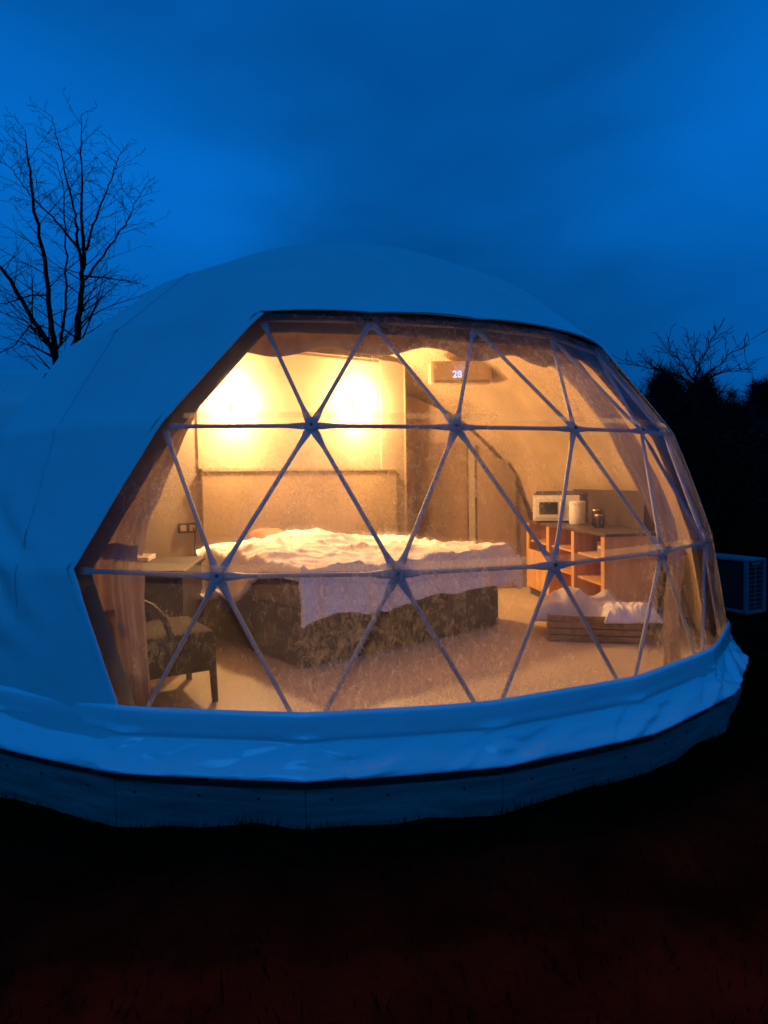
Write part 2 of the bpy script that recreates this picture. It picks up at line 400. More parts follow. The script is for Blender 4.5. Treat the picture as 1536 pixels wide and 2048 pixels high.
# dark winter grass (stuff)
vs, fs = [], []
rg = random.Random(3)
for n in range(26000):
    if n % 3 == 0:
        a = rg.uniform(-1.2, 1.5); rr = rg.uniform(3.24, 3.50); x, y = rr*math.sin(a), -rr*math.cos(a)
    else:
        y = rg.uniform(-5.6, 1.5); x = rg.uniform(-4.5, 5.5)
        if math.hypot(x, y) < 3.28: continue
    z = gz(x, y); h = rg.uniform(.02, .055)*(1.4 if n % 3 == 0 else 1); a = rg.uniform(0, 2*PI); w = .004
    dx, dy = math.cos(a)*w, math.sin(a)*w; lx, ly = rg.gauss(0, .02), rg.gauss(0, .02)
    b = len(vs); vs += [(x-dx, y-dy, z-.01), (x+dx, y+dy, z-.01), (x+lx, y+ly, z+h)]; fs.append((b, b+1, b+2))
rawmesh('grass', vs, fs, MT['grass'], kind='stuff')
# pale track far right
vs, fs = [], []
for i in range(30):
    t = i/29; x = 17 + 24*t; y = 33.0 - 3.0*t + .3*math.sin(t*9)
    vs += [(x, y-.7, .03 + .08*nse(x, 1)), (x, y+.7, .12 + .08*nse(x, 5))]
for i in range(29): fs.append((2*i, 2*i+2, 2*i+3, 2*i+1))
rawmesh('track', vs, fs, MT['gravel'], kind='structure')

FZ = 0.30
bm = B(); lathe(bm, [(0.001, FZ), (3.10, FZ)], 44)
link('floor', bm, MT['floorm'], kind='structure')

# ------------------------------------------------------------------ platform (plinth): polygon of plywood boards
plat = thing('platform', 'low round plywood platform carrying the dome tent, close to the dark ground', 'platform')
PR = 3.215
def pcorner(i, r): a = TH + S*(i-1.5); return Vector((r*math.sin(a), -r*math.cos(a), 0))
rb = random.Random(11)
for j in range(-5, 12):
    a_, b_ = pcorner(j, PR), pcorner(j+1, PR)
    d = (b_-a_).normalized(); mid = (a_+b_)/2; Ln = (b_-a_).length
    nrm = Vector((d.y, -d.x, 0)); ang = math.atan2(d.y, d.x)
    bm = B(); zt = 0.212; zb = -0.14
    box(bm, (mid.x - nrm.x*.012, mid.y - nrm.y*.012, (zt+zb)/2 + rb.uniform(-.002, .002)), (Ln-.004, .022, zt-zb), ang, .0015)
    pb = link('board', bm, MT['plinth'], plat)
    bm = B()
    for s in (-.35, -.05, .3):
        c = mid + d*(s*Ln + rb.uniform(-.04, .04)) + nrm*.0005
        tube(bm, [c + Vector((0, 0, .17)), c + nrm*.003 + Vector((0, 0, .17))], .006, 8)
    sc = link('screws', bm, MT['bolt'], pb, kind='stuff')
bm = B()
lathe(bm, [(PR-.035, -.1), (PR-.035, .285), (0.2, .285)], 44)
for v in bm.verts: pass
link('deck_rim', bm, MT['joist'], plat)

# ------------------------------------------------------------------ dome tent
dome = thing('dome_tent', 'large geodesic dome tent with white opaque cover and big lit clear window', 'tent')
def wrinkle(az, lat, p):
    d = 0.0
    z = p.z
    d += 0.004*nse(az*6, lat*5, 1) + .0015*nse(az*25, lat*14, 2)
    # slack creases low on the left flank
    g = math.exp(-((az-RAD(-41))/RAD(7))**2) * math.exp(-((z-1.10)/.35)**2)
    s = (az*2.1*1.0 + z*1.25)
    d += g*0.034*math.sin(s*19 + 2.2*nse(az*4, z*3, 7))
    for lr in LAT[:3]: d += .009*math.exp(-((lat-lr)/RAD(.7))**2)
    d += .010*(max(0, 1-5*abs(nse(az*5+lat*4, lat*9-az*3, 33)))**2)*max(0, min(1, (RAD(-24)-az)/RAD(12)))*max(0, min(1, (1.9-z)/.6))
    return d
vs, fs = dome_sheet(False, 16, 1.012, .95, wrinkle)
cover = rawmesh('cover', vs, fs, MT['pvc'], dome, smooth=True)
# welded seams: flat strips proud of the cover
def cover_point(az, lat, lift):
    return sphp(az, lat, revolve_r(lat)*1.012*.98 + R*.0 + lift + .02*R*1.012 - .001)
def seam(azs, lats, width=.014):
    vv, ff = [], []
    n = 60
    for i in range(n+1):
        t = i/n; lat = lats[0] + (lats[1]-lats[0])*t; az = azs[0] + (azs[1]-azs[0])*t
        r = revolve_r(lat)*1.012 + .0015 + wrinkle(az, lat, sphp(az, lat))
        for s in (-1, 1): vv.append(sphp(az + s*width/(R*max(.2, math.cos(lat))), lat, r))
    for i in range(n): ff.append((2*i, 2*i+1, 2*i+3, 2*i+2))
    return rawmesh('seam', vv, ff, MT['pvc'], dome)
for a in (-34.5, -62, -88, -115):
    seam((RAD(a), RAD(a-5)), (RAD(9), RAD(60)))
# dark band along the window top: shade on the top strut given as colour
def hub_line(keys, r): return [node(k, i, r) for k, i in keys]
edge_keys = [(2, -.5), (1, 0), (0, .5), (0, 1.5), (0, 2.5), (0, 3.5), (0, 4.5), (1, 5), (2, 5.5)]
def polyline(pts, n):
    o = []
    for a, b in zip(pts[:-1], pts[1:]):
        for i in range(n): o.append(a.lerp(b, i/n))
    return o + [pts[-1]]
pl = polyline(hub_line(edge_keys[2:7], R*1.011), 10)
bm = B(); tube(bm, [p - Vector((0, 0, .020)) for p in pl], [(.017 + .002*abs(nse(i*.9, 3)), .006) for i in range(len(pl))], 6)
link('strut_shade_band', bm, MT['strut_shade'], dome, smooth=True)
wc = sphp(TH + S*1.0, RAD(22), R)
def edge_band(keys, w, name):
    pl = polyline(hub_line(keys, R), 12); vv, ff = [], []
    for i, p in enumerate(pl):
        a = pl[max(0, i-1)]; b = pl[min(len(pl)-1, i+1)]; d = (b-a).normalized(); nr = (p-CEN).normalized(); inn = nr.cross(d).normalized()
        if inn.dot(wc-p) < 0: inn = -inn
        lat_ = math.asin(nr.z); q = CEN + nr*(((p-CEN).length*.05 + revolve_r(lat_)*.95)*1.012 + .002)
        for s_, l_ in ((-.04, -.012), (-.02, -.001), (w*.6 + .004*nse(i*.5, 3), .0), (w + .003*nse(i*.4, 8), -.004)): vv.append(q + inn*s_ + nr*l_)
    for i in range(len(pl)-1):
        for k in range(3): a = i*4+k; ff.append((a, a+1, a+5, a+4))
    o = rawmesh(name, vv, ff, MT['pvc'], dome, smooth=True)
    sm = o.modifiers.new('t', 'SOLIDIFY'); sm.thickness = .003
edge_band([(3, 0), (2, -.5), (1, 0), (0, .5)], .034, 'edge_band')
edge_band([(0, .5), (0, 1.5), (0, 2.5), (0, 3.5), (0, 4.5)], .0, 'edge_band')
edge_band([(0, 4.5), (1, 5), (2, 5.5)], .0, 'edge_band')
# lining inside the cover
def lumps(az, lat, p): return .012*nse(az*4, lat*4, 5) + .02*nse(az*1.3, lat*2, 8)
vs, fs = dome_sheet(False, 6, .963, .5, lumps, flip=True)
rawmesh('lining', vs, fs, MT['lining'], dome, smooth=True)
# clear window: taut over the struts, folds gathered near the hubs
hubs_w = [node(k, i) for k in range(4) for i in [OFFS[k]+j-1 for j in range(8)]]
def wfold(az, lat, p):
    dmin = min((p-h).length for h in hubs_w)
    g = math.exp(-(dmin/.35)**2)
    right = max(0.0, min(1.0, (az-RAD(38))/RAD(14)))
    f = (0.0015 + .004*g + .007*right)*math.sin(22*(az*1.7 + lat*2.2) + 6*nse(az*5, lat*4, 3))
    return .004 + f*.6 + .003*nse(az*9, lat*9, 1)
vs, fs = dome_sheet(True, 16, 1.0085, .10, wfold)
window = rawmesh('window', vs, fs, MT['vinyl'], dome, smooth=True)

# welded overlap strips of the clear skin just above the two long rings
wm_ = new_mat("vinyl_weld"); _t = wm_.node_tree; _o = N(_t, 'ShaderNodeOutputMaterial'); _a = N(_t, 'ShaderNodeBsdfTransparent'); _b = N(_t, 'ShaderNodeBsdfTranslucent'); _c = N(_t, 'ShaderNodeMixShader')
_c.inputs[0].default_value = .22; _b.inputs[0].default_value = (.9, .88, .84, 1); _a.inputs[0].default_value = (.95, .95, .93, 1)
_t.links.new(_a.outputs[0], _c.inputs[1]); _t.links.new(_b.outputs[0], _c.inputs[2]); _t.links.new(_c.outputs[0], _o.inputs[0])
for kk, keys in ((1, [(1, i) for i in range(0, 6)]), (2, [(2, i-.5) for i in range(0, 7)])):
    pl = polyline(hub_line(keys, R), 12); vv, ff = [], []
    for i, p in enumerate(pl):
        n_ = (p-CEN).normalized(); upv = (Vector((0, 0, 1)) - n_*n_.z).normalized(); q = CEN + n_*((p-CEN).length*1.0085 + .010)
        for hh in (.012, .030, .046): vv.append(q + upv*hh)
    vv = vv[6:-6]
    for i in range(len(pl)-5):
        for k in range(2): a = i*3+k; ff.append((a, a+3, a+4, a+1))
    rawmesh('weld_strip', vv, ff, wm_, dome, smooth=True)
# struts: pressed-flat ends, round middle; each its own part
def make_strut(a, b):
    d = (b-a); Ln = d.length; d.normalize(); outw = ((a+b)/2 - CEN).normalized(); side = d.cross(outw).normalized()
    st = [(0.012, .021, .0035), (.05, .022, .0035), (.085, .018, .007), (.125, .0125, .0115), (.16, .0113, .0113)]
    prof = [(t, w, h) for t, w, h in st] + [(Ln-t, w, h) for t, w, h in st[::-1]]
    bm = B(); rings = []
    for t, w, h in prof:
        c = a + d*t; rings.append([bm.verts.new(c + side*(w*math.cos(2*PI*k/12)) + outw*(h*math.sin(2*PI*k/12))) for k in range(12)])
    for i in range(len(rings)-1):
        for k in range(12): bm.faces.new((rings[i][k], rings[i][(k+1) % 12], rings[i+1][(k+1) % 12], rings[i+1][k]))
    bm.faces.new(rings[0][::-1]); bm.faces.new(rings[-1])
    return link('strut', bm, MT['steel'], dome, smooth=True)
edges = set(); hubset = set()
for a, b, c, win in tris:
    if not win: continue
    for e in ((a, b), (b, c), (c, a)): edges.add(tuple(sorted(e)))
    hubset.update((a, b, c))
hid = {nid(1, 0), nid(2, -.5), nid(0, .5), nid(3, 0)}
for a, b in sorted(edges):
    if a in hid and b in hid: continue
    make_strut(nodes[a] - (nodes[a]-CEN).normalized()*.022, nodes[b] - (nodes[b]-CEN).normalized()*.022)
for q in sorted(hubset - hid):
    n_ = (nodes[q]-CEN).normalized(); c = nodes[q] - n_*.018
    bm = B(); tube(bm, [c-n_*.010, c+n_*.008], .030, 16)
    h = link('hub', bm, MT['steel'], dome, smooth=False)
    bm = B(); tube(bm, [c+n_*.008, c+n_*.015], .009, 6); link('bolt', bm, MT['bolt'], h)

# skirt: flat pocket band above, slack folds below, tucked under
def poly_r(az, r):
    t = ((az-TH)/S + 1.5) % 1.0 - 0.5
    flat = math.cos(S/2)/math.cos(t*S)          # corner (D node) at t=+-.5
    return r*(flat*.75 + .25)
prof = [(3.128, .545), (3.143, .530), (3.147, .50), (3.147, .46), (3.149, .438), (3.146, .425), (3.130, .414), (3.128, .402), (3.146, .386), (3.172, .362), (3.196, .338), (3.220, .314), (3.240, .295), (3.250, .281), (3.248, .271), (3.232, .264), (3.19, .268)]
fine = []
for (r1, z1), (r2, z2) in zip(prof[:-1], prof[1:]):
    for s in range(3): fine.append((r1+(r2-r1)*s/3, z1+(z2-z1)*s/3))
fine.append(prof[-1])
NA = 2000; vs, fs = [], []
rf = random.Random(4); FOLDS = {}
for k in range(-12, 24):
    L_ = []
    for q, (s0, sg, z0, z1, ln) in enumerate(((.03, -1, .415, .295, .36), (.10, -1, .400, .270, .26), (.62, -1, .405, .290, .42), (.85, 1, .395, .300, .34), (.40, -1, .350, .285, .40))):
        s0 += rf.uniform(-.07, .07); z1 += rf.uniform(-.012, .014); ln *= rf.uniform(.7, 1.3)
        if k < 0 and q in (0, 2): sg = 1
        a0 = (k*S*3.15 + s0*S*3.15, z0); a1 = (a0[0] + sg*ln, z1)
        L_.append((a0, a1, rf.uniform(.012, .024), rf.uniform(.015, .024)))
    FOLDS[k] = L_
def folds(u, z):
    s_ = u*S*3.15; tot = 0.0; k = math.floor(u)
    for kk in (k-2, k-1, k, k+1, k+2):
        for (x0, z0), (x1, z1), dp, wd in FOLDS.get(kk, ()):
            if s_ < min(x0, x1)-.04 or s_ > max(x0, x1)+.04: continue
            dx, dz = x1-x0, z1-z0; l2 = dx*dx+dz*dz; t = ((s_-x0)*dx + (z-z0)*dz)/l2
            tc_ = max(0, min(1, t)); bend = .012*math.sin(tc_*PI)
            d = ((z-(z0+dz*tc_+bend))*abs(dx) - (s_-(x0+dx*tc_))*dz*(1 if dx > 0 else -1))/math.sqrt(l2)
            e = math.exp(-(max(0, t-1, -t)*math.sqrt(l2)/.08)**2)*(.15+.85*math.sin(tc_*PI)**.5) if abs(t-.5) < 1.1 else 0.0
            tot += e*dp*(-math.exp(-(d/wd)**2) + .75*math.exp(-((d+wd*1.7)/(wd*1.2))**2))
    return tot
for j in range(NA):
    az = 2*PI*j/NA; u = (az-TH)/S + 1.5; t = u % 1.0; k0 = math.floor(u)
    arc = az*3.15
    dist = min(t, 1-t)*S*3.15                    # distance from the nearest D node
    for r, z in fine:
        lower = max(0, min(1, (.425-z)/.05)) * max(0, min(1, (z-.262)/.03))
        upper = max(0, min(1, (z-.43)/.03))
        # pocket interrupted near each node: no ledge there, diagonal pulls run down from it
        gap = math.exp(-(dist/.085)**2)
        ledge = .012*max(0, min(1, (.44-z)/.02))*max(0, min(1, (z-.37)/.03))
        rr = r + gap*ledge*1.2
        # diagonal pulls, fanning from the node both ways
        sgn = 1 if t < .5 else -1
        dd = dist
        fan = math.sin((z-.26)*60 + 2.4*nse(arc*1.6, z*3, 3) + arc*2.0)
        diag = math.sin(arc*3.2 + z*38 + 2.6*nse(arc*1.0, z*4, 6))
        big = nse(arc*1.5 + z*6, z*11, 12)
        sharp = abs(nse(arc*1.15 - z*5, z*15 + arc*1.1, 21))
        rr += lower*(.005*fan*math.exp(-dd/.22) + .004*diag + .010*big - .012*sharp + .008 + .95*(1-.5*max(0, min(1, (u-4.2)/1.0)))*folds(u if u < 16 else u-22, z))
        rr += upper*(.0025*nse(arc*6, z*14, 5) + .0025*math.sin(arc*3 + 4*nse(arc, z*5, 2))) - gap*upper*.004
        zz = z + lower*.008*nse(arc*3, z*3, 8) + .003*nse(arc*1.5, 0, 4)
        pr = poly_r(az, rr)
        vs.append((pr*math.sin(az), -pr*math.cos(az), zz))
nf = len(fine)
for j in range(NA):
    for i in range(nf-1):
        a = j*nf+i; b = ((j+1) % NA)*nf+i; fs.append((a, a+1, b+1, b))
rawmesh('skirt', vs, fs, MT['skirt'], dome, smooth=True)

# ------------------------------------------------------------------ entrance porch on the left
porch = thing('entrance_porch', 'white fabric entrance tunnel joined to the left flank of the dome', 'porch', (-4.2, .4, 0))
vs, fs = [], []
px_ = [-2.45 - i*.16 for i in range(26)]
prof_ = [(-.95, .05), (-.93, .6), (-.90, 1.2), (-.87, 1.8), (-.84, 2.25), (-.78, 2.42), (-.66, 2.53), (-.45, 2.60), (0, 2.66), (.5, 2.66), (1.0, 2.60), (1.25, 2.5), (1.4, 2.3), (1.45, 1.6), (1.5, .05)]
for x in px_:
    for y, z in prof_: vs.append((x+4.2, y + .01*nse(x*2, z*2) - .1, z + .012*nse(x*1.5, y*2, 4) - .015*abs(math.sin((x+.2)*1.6))))
n_ = len(prof_)
for i in range(len(px_)-1):
    for j in range(n_-1): fs.append((i*n_+j, (i+1)*n_+j, (i+1)*n_+j+1, i*n_+j+1))
rawmesh('cover', vs, fs, MT['pvc'], porch, smooth=True)
for s in (0, 8, 16, 24):
    bm = B(); pts = [Vector((px_[s]+4.2, y-.1, z-.04)) for y, z in prof_]; tube(bm, pts, .018, 8); link('hoop', bm, MT['steel'], porch, smooth=True)

# ------------------------------------------------------------------ interior walls
def shell_z(x, y, r=2.93):
    q = r*r - x*x - y*y; return ZC + math.sqrt(q) if q > 0 else 0
def wall_strip(name, p0, p1, zb, ztop, thick, m, parent=None, n=24, kind=None):
    p0, p1 = Vector((*p0, 0)), Vector((*p1, 0)); d = (p1-p0).normalized(); nr = Vector((d.y, -d.x, 0))   # front faces the camera
    bm = B(); fr, bk = [], []
    for i in range(n+1):
        p = p0.lerp(p1, i/n); q = p - nr*thick
        z = min(ztop, shell_z(q.x, q.y), shell_z(p.x, p.y)); z = max(z, zb+.05)
        fr.append((bm.verts.new((p.x, p.y, zb)), bm.verts.new((p.x, p.y, z)))); bk.append((bm.verts.new((q.x, q.y, zb)), bm.verts.new((q.x, q.y, z))))
    for i in range(n):
        bm.faces.new((fr[i][0], fr[i+1][0], fr[i+1][1], fr[i][1])); bm.faces.new((bk[i+1][0], bk[i][0], bk[i][1], bk[i+1][1]))
        bm.faces.new((fr[i][1], fr[i+1][1], bk[i+1][1], bk[i][1])); bm.faces.new((fr[i+1][0], fr[i][0], bk[i][0], bk[i+1][0]))
    bm.faces.new((fr[0][0], fr[0][1], bk[0][1], bk[0][0])); bm.faces.new((fr[n][1], fr[n][0], bk[n][0], bk[n][1]))
    return link(name, bm, m, parent)
Q1 = Vector((.66, 1.45)); QA = Vector((-1.36, .285)); qd = (Q1-QA).normalized(); Q0 = QA - qd*.75; qn = Vector((qd.y, -qd.x))
QL = (Q1-Q0).length
pw = thing('partition_wall', 'cream partition wall behind the bed, lit by two wall lamps', 'wall')
wall_strip('wall', Q0, Q1, FZ, 2.92, .08, MT['wall'], pw)
c0 = Q1 - qd*.30 + qn*.035; c1 = Q1 + qn*.035
pa = QA + qn*.014; pb_ = Q1 - qd*.303 + qn*.014
wall_strip('upper_panel', pa, pb_, 1.735, 2.88, .013, MT['wall'], pw)
wall_strip('upper_box', c0, c1, 1.66, 2.90, .033, MT['wall'], pw, 4)
c0 = Q1 - qd*.11 + qn*.035
wall_strip('pilaster', c0, c1, FZ, 1.655, .033, MT['wall'], pw, 2)
bm = B(); QL -= .75; hc = QA + qd*(QL-.115)*.5 + qn*.045
box(bm, (hc.x, hc.y, (FZ+1.70)/2), (QL-.135, .05, 1.70-FZ), math.atan2(qd.y, qd.x), .008)
headboard = tag(link('headboard', bm, MT['headb'], None), 'tall tan panel headboard standing against the lamp-lit partition wall', 'headboard')
bm = B(); box(bm, (hc.x, hc.y, 1.715), (QL-.135, .07, .028), math.atan2(qd.y, qd.x), .004)
link('top_rail', bm, MT['wall'], headboard)

rw = thing('rear_wall', 'brown rear wall of the dome room, right of the partition wall', 'wall')
wall_strip('wall', (.70, 1.75), (2.45, 1.75), FZ, 3.0, .07, MT['wallback'], rw, 30)
wall_strip('door_panel', (.84, 1.725), (1.44, 1.725), FZ+.01, 2.02, .02, MT['door'], rw, 4)
wall_strip('post', (1.46, 1.715), (1.53, 1.715), FZ, 2.00, .03, MT['wall'], rw, 2)
wall_strip('door_panel', (1.56, 1.725), (2.02, 1.725), FZ+.01, 1.85, .02, MT['wallback'], rw, 4)
wall_strip('partition_return', (.70, 1.42), (.701, 1.74), FZ, 2.9, .05, MT['wallback'], rw, 10)

# air conditioner indoor unit, high on the rear wall
AP = CAMP + (fw + rt*((920-768)/FPX) + up*(-(746-1024)/FPX))*7.25
acx = thing('wall_air_conditioner', 'wall mounted air conditioner with glowing blue digits, high on the rear wall', 'air conditioner', AP)
bm = B(); box(bm, (0, 0, 0), (.66, .18, .23), 0, .03); link('casing', bm, MT['lining'], acx, smooth=False)
bm = B(); box(bm, (0, -.085, -.10), (.58, .03, .03), 0, .004); link('air_flap', bm, MT['door'], acx)
def text_obj(name, body, size, loc, rot, m, parent, align='CENTER'):
    cu = bpy.data.curves.new(name, 'FONT'); cu.body = body; cu.size = size; cu.extrude = .001; cu.align_x = align; cu.align_y = 'CENTER'
    cu.offset = size*.02
    to = bpy.data.objects.new(name, cu); COL.objects.link(to); 
    dg = bpy.context.evaluated_depsgraph_get(); me = bpy.data.meshes.new_from_object(to.evaluated_get(dg))
    bpy.data.objects.remove(to); o = bpy.data.objects.new(name, me); COL.objects.link(o); me.materials.clear(); me.materials.append(m)
    o.location = loc; o.rotation_euler = rot; o.parent = parent; return o
bm = B(); box(bm, (0, .30, .02), (.10, .50, .05)); link('mount_bracket', bm, MT['steel'], acx)
text_obj('digits', '28', .10, (-.045, -.0935, -.03), (PI/2, 0, 0), MT['led'], acx)

# two sconces with warm bulbs
def sconce(t, z, label):
    c = QA + qd*t + qn*.20
    s = thing('wall_lamp', label, 'lamp', (c.x, c.y, z), math.atan2(qd.y, qd.x), 'bedside wall lamps')
    bm = B(); box(bm, (0, .163, 0), (.07, .02, .12), 0, .005); tube(bm, [(0, .155, 0), (0, .02, -.0)], .008, 8); link('bracket', bm, MT['brass'], s)
    bm = B(); lathe(bm, [(.055, -.10), (.060, .10)], 24); link('lamp_shade', bm, MT['shade'], s, smooth=True)
    bm = B(); bmesh.ops.create_uvsphere(bm, u_segments=16, v_segments=10, radius=.032); link('bulb', bm, MT['bulb'], s, smooth=True)
    ld = bpy.data.lights.new('lamp_light', 'POINT'); ld.energy = 460; ld.color = (1.0, .585, .26); ld.shadow_soft_size = .055
    lo = bpy.data.objects.new('lamp_light', ld); COL.objects.link(lo); lo.parent = s; lo.location = (0, -.0, 0)
    return s
sconce(.36, 2.34, 'lit wall lamp at the left end of the partition wall, left side of the bed')
sconce(1.72, 2.40, 'lit wall lamp near the right end of the partition wall, right side of the bed')

# ------------------------------------------------------------------ bed with duvet
P1 = Vector((-.32, -1.56)); bu = Vector((.804, .595)).normalized(); bn = Vector((-bu.y, bu.x)); BW, BL = 2.12, 1.80
def bedp(u, v, z): p = P1 + bu*u + bn*v; return Vector((p.x, p.y, z))
bang = math.atan2(bu.y, bu.x); bc = P1 + bu*BW/2 + bn*BL/2
bed = thing('bed', 'wide double bed with dark fabric base under the white rumpled duvet', 'bed', (bc.x, bc.y, FZ), bang)
bm = B(); box(bm, (0, 0, .21), (BW-.06, BL-.05, .40), 0, .02); link('base', bm, MT['bedbase'], bed)
bm = B(); box(bm, (0, 0, .51), (BW, BL, .18), 0, .05); link('mattress', bm, MT['sheet'], bed)
NU, NV = 200, 150; vs, fs = [], []
V0 = -.46; V1 = 1.45; U0 = -.55; U1 = BW+.14
for j in range(NV+1):
    v = V0 + (V1-V0)*j/NV
    for i in range(NU+1):
        u = -.10 + (U1+.10)*i/NU
        # far part spreads further to the left
        k = max(0, min(1, (v-.45)/.8)); uu = u + (1-i/NU)*(.07 - .17*k)
        big = nse(uu*1.7, v*1.7, 3); rid = 1-2*abs(nse(uu*2.3+v*1.2, v*3.2, 8)); rid2 = 1-2*abs(nse(uu*5+v*3, v*6-uu*2, 14))
        rid3 = 1-2*abs(nse(uu*8-v*4, v*10+uu*3, 22))
        zt = FZ+.625 + .045 + .045*big + .045*rid + .014*rid2 + .018*max(0, 1-7*abs(nse(uu*2.6-v*1.5, v*3.4+uu*.8, 41))) + .014*max(0, 1-6*abs(nse(uu*4.2+v*2.2, v*4.0, 52)))
        hump = .17*math.exp(-((uu-.80)/.50)**2 - ((v-1.05)/.42)**2) + .05*math.exp(-((uu-.1)/.3)**2 - ((v-.8)/.35)**2)
        zt += hump
        hang = FZ + .36 + .06*nse(uu*2.2, 1) + .02*nse(uu*9, 4) + (.07*i/NU)
        if v < 0:
            t = -v/.46
            drop = (zt-.02) - t*(zt-hang)
            outv = -.06 - .035*math.sin(t*PI*.6) - (.02+.05*t)*nse(uu*6, t*.8, 5) - .03*t*(1-2*abs(nse(uu*4.3, t*.7, 31)))
            p = bedp(uu, outv, drop)
        else:
            edge = math.exp(-(v/.07)**2)
            p = bedp(uu, v - .045*edge, zt - .02*edge)
        # sides fall away
        dl = -uu if uu < 0 else (uu-BW if uu > BW else 0)
        if dl > 0:
            p.z -= min(.30, dl*3.0)*(1 if v >= 0 else .3); 
        vs.append(p)
for j in range(NV):
    for i in range(NU): a = j*(NU+1)+i; fs.append((a, a+1, a+NU+2, a+NU+1))
dv = rawmesh('duvet', vs, fs, MT['duvet'], smooth=True)
tag(dv, 'crumpled white duvet heaped on the bed and hanging over its foot', 'duvet')
sm = dv.modifiers.new('thickness', 'SOLIDIFY'); sm.thickness = .035; sm.offset = -1
def cushion(name, label, loc, size, rot, m, cat):
    bm = B(); bmesh.ops.create_cube(bm, size=1); bmesh.ops.subdivide_edges(bm, edges=bm.edges[:], cuts=9, use_grid_fill=True)
    for v in bm.verts:
        x, y, z = v.co*2
        f = (1-abs(x)**4)*(1-abs(y)**4); pinch = 1-.10*(abs(x)*abs(y))**2
        v.co = Vector((x*.5*size[0]*pinch, y*.5*size[1]*pinch, z*.5*size[2]*(.12+.88*max(0, f)**.5) + .012*nse(x*2+loc[0], y*2, z)))
    o = link(name, bm, m, smooth=True); o.location = loc; o.rotation_euler = rot; tag(o, label, cat); return o
pp = bedp(.30, 1.50, FZ+.62); cushion('pillow', 'white pillow at the head of the bed, nearer the left lamp', pp, (.62, .42, .18), (.5, 0, bang), MT['duvet'], 'pillow')
pp = bedp(.62, 1.42, FZ+.80); cushion('cushion', 'small rust red cushion peeping out behind the duvet', pp, (.34, .26, .12), (.3, 0, bang), MT['pillow'], 'cushion')
pp = bedp(1.55, 1.52, FZ+.60); cushion('pillow', 'white pillow at the head of the bed, beside the pilaster', pp, (.62, .42, .18), (.5, 0, bang), MT['duvet'], 'pillow')

# ------------------------------------------------------------------ desk, tray, chair, flat box (left)
dk = thing('desk', 'dark grey desk with closed sides between the left curtain and the bed', 'desk', (-1.63, -1.05, FZ), RAD(3))
bm = B(); box(bm, (0, 0, .685), (1.02, .92, .035), 0, .012); link('desk_top', bm, MT['desk'], dk)
for s in (-1, 1):
    bm = B(); box(bm, (s*.47, 0, .333), (.03, .86, .666), 0, .003); link('side_panel', bm, MT['desk'], dk)
bm = B(); box(bm, (0, -.36, .36), (.905, .02, .60), 0, .003); link('front_panel', bm, MT['desk'], dk)
tr = thing('tray', 'flat white tray lying on the dark desk', 'tray', (-1.72, -.80, FZ+.7035), RAD(3))
bm = B(); box(bm, (0, 0, .008), (.42, .26, .014), 0, .004); link('tray_base', bm, MT['white'], tr)
bm = B()
for s in (-1, 1):
    box(bm, (s*.205, 0, .025), (.012, .26, .022), 0, .003); box(bm, (0, s*.125, .025), (.396, .012, .022), 0, .003)
link_split('tray_rim', bm, MT['white'], tr)

ch = thing('chair', 'dark wooden chair with padded seat and curved back beside the desk', 'chair', (-1.13, -2.03, FZ), math.atan2(.48, -.26)-PI/2)
# local frame: +y runs from the near foot to the far foot, seat extends to -x
SW, SD = .46, .50
def leg(x, y, sx, sy):
    bm = B(); tube(bm, [(x+sx*.012, y+sy*.012, 0), (x, y, .34)], [(.021), (.028)], 4); return link('leg', bm, MT['chair'], ch)
LX = .23; LY = .26
for x in (-LX, LX):
    for y in (-LY, LY): leg(x, y, 1 if x > 0 else -1, 1 if y > 0 else -1)
bm = B(); box(bm, (0, 0, .26), (.50, .56, .14), 0, .012); link('seat_apron', bm, MT['chairf'], ch)
bm = B(); box(bm, (0, 0, .38), (.50, .57, .10), 0, .03); link('seat', bm, MT['chairf'], ch)
for y in (-.25, .25):
    bm = B(); tube(bm, [(-.02, y, .30), (-.0, y, .42), (-.03, y, .52), (-.10, y, .60), (-.20, y*.98, .66), (-.27, y*.95, .675)], [.022, .022, .02, .02, .018, .016], 8)
    link('arm', bm, MT['chair'], ch, smooth=True)
bm = B()
for i in range(12):
    a0 = -.26 + .52*i/11
pts = [(-.24 - .03*math.cos(a*PI/.56), a, 0) for a in [(-.26 + .52*i/11) for i in range(12)]]
g = []
for z, dx in ((.44, 0), (.56, -.02), (.68, -.05)):
    g.append([bm.verts.new((x+dx, y, z)) for x, y, _ in pts])
for i in range(2):
    for k in range(11): bm.faces.new((g[i][k], g[i][k+1], g[i+1][k+1], g[i+1][k]))
bk = link('backrest', bm, MT['chairf'], ch, smooth=True); sm = bk.modifiers.new('t', 'SOLIDIFY'); sm.thickness = .035

bx = thing('storage_box', 'flat white box lying on the floor under the left curtain', 'box', (-1.55, -1.93, FZ), RAD(24))
bm = B(); box(bm, (0, 0, .022), (.52, .22, .044), 0, .004); link('box_body', bm, MT['white'], bx)
bm = B(); box(bm, (0, 0, .051), (.53, .23, .012), 0, .003); link('lid', bm, MT['white'], bx)

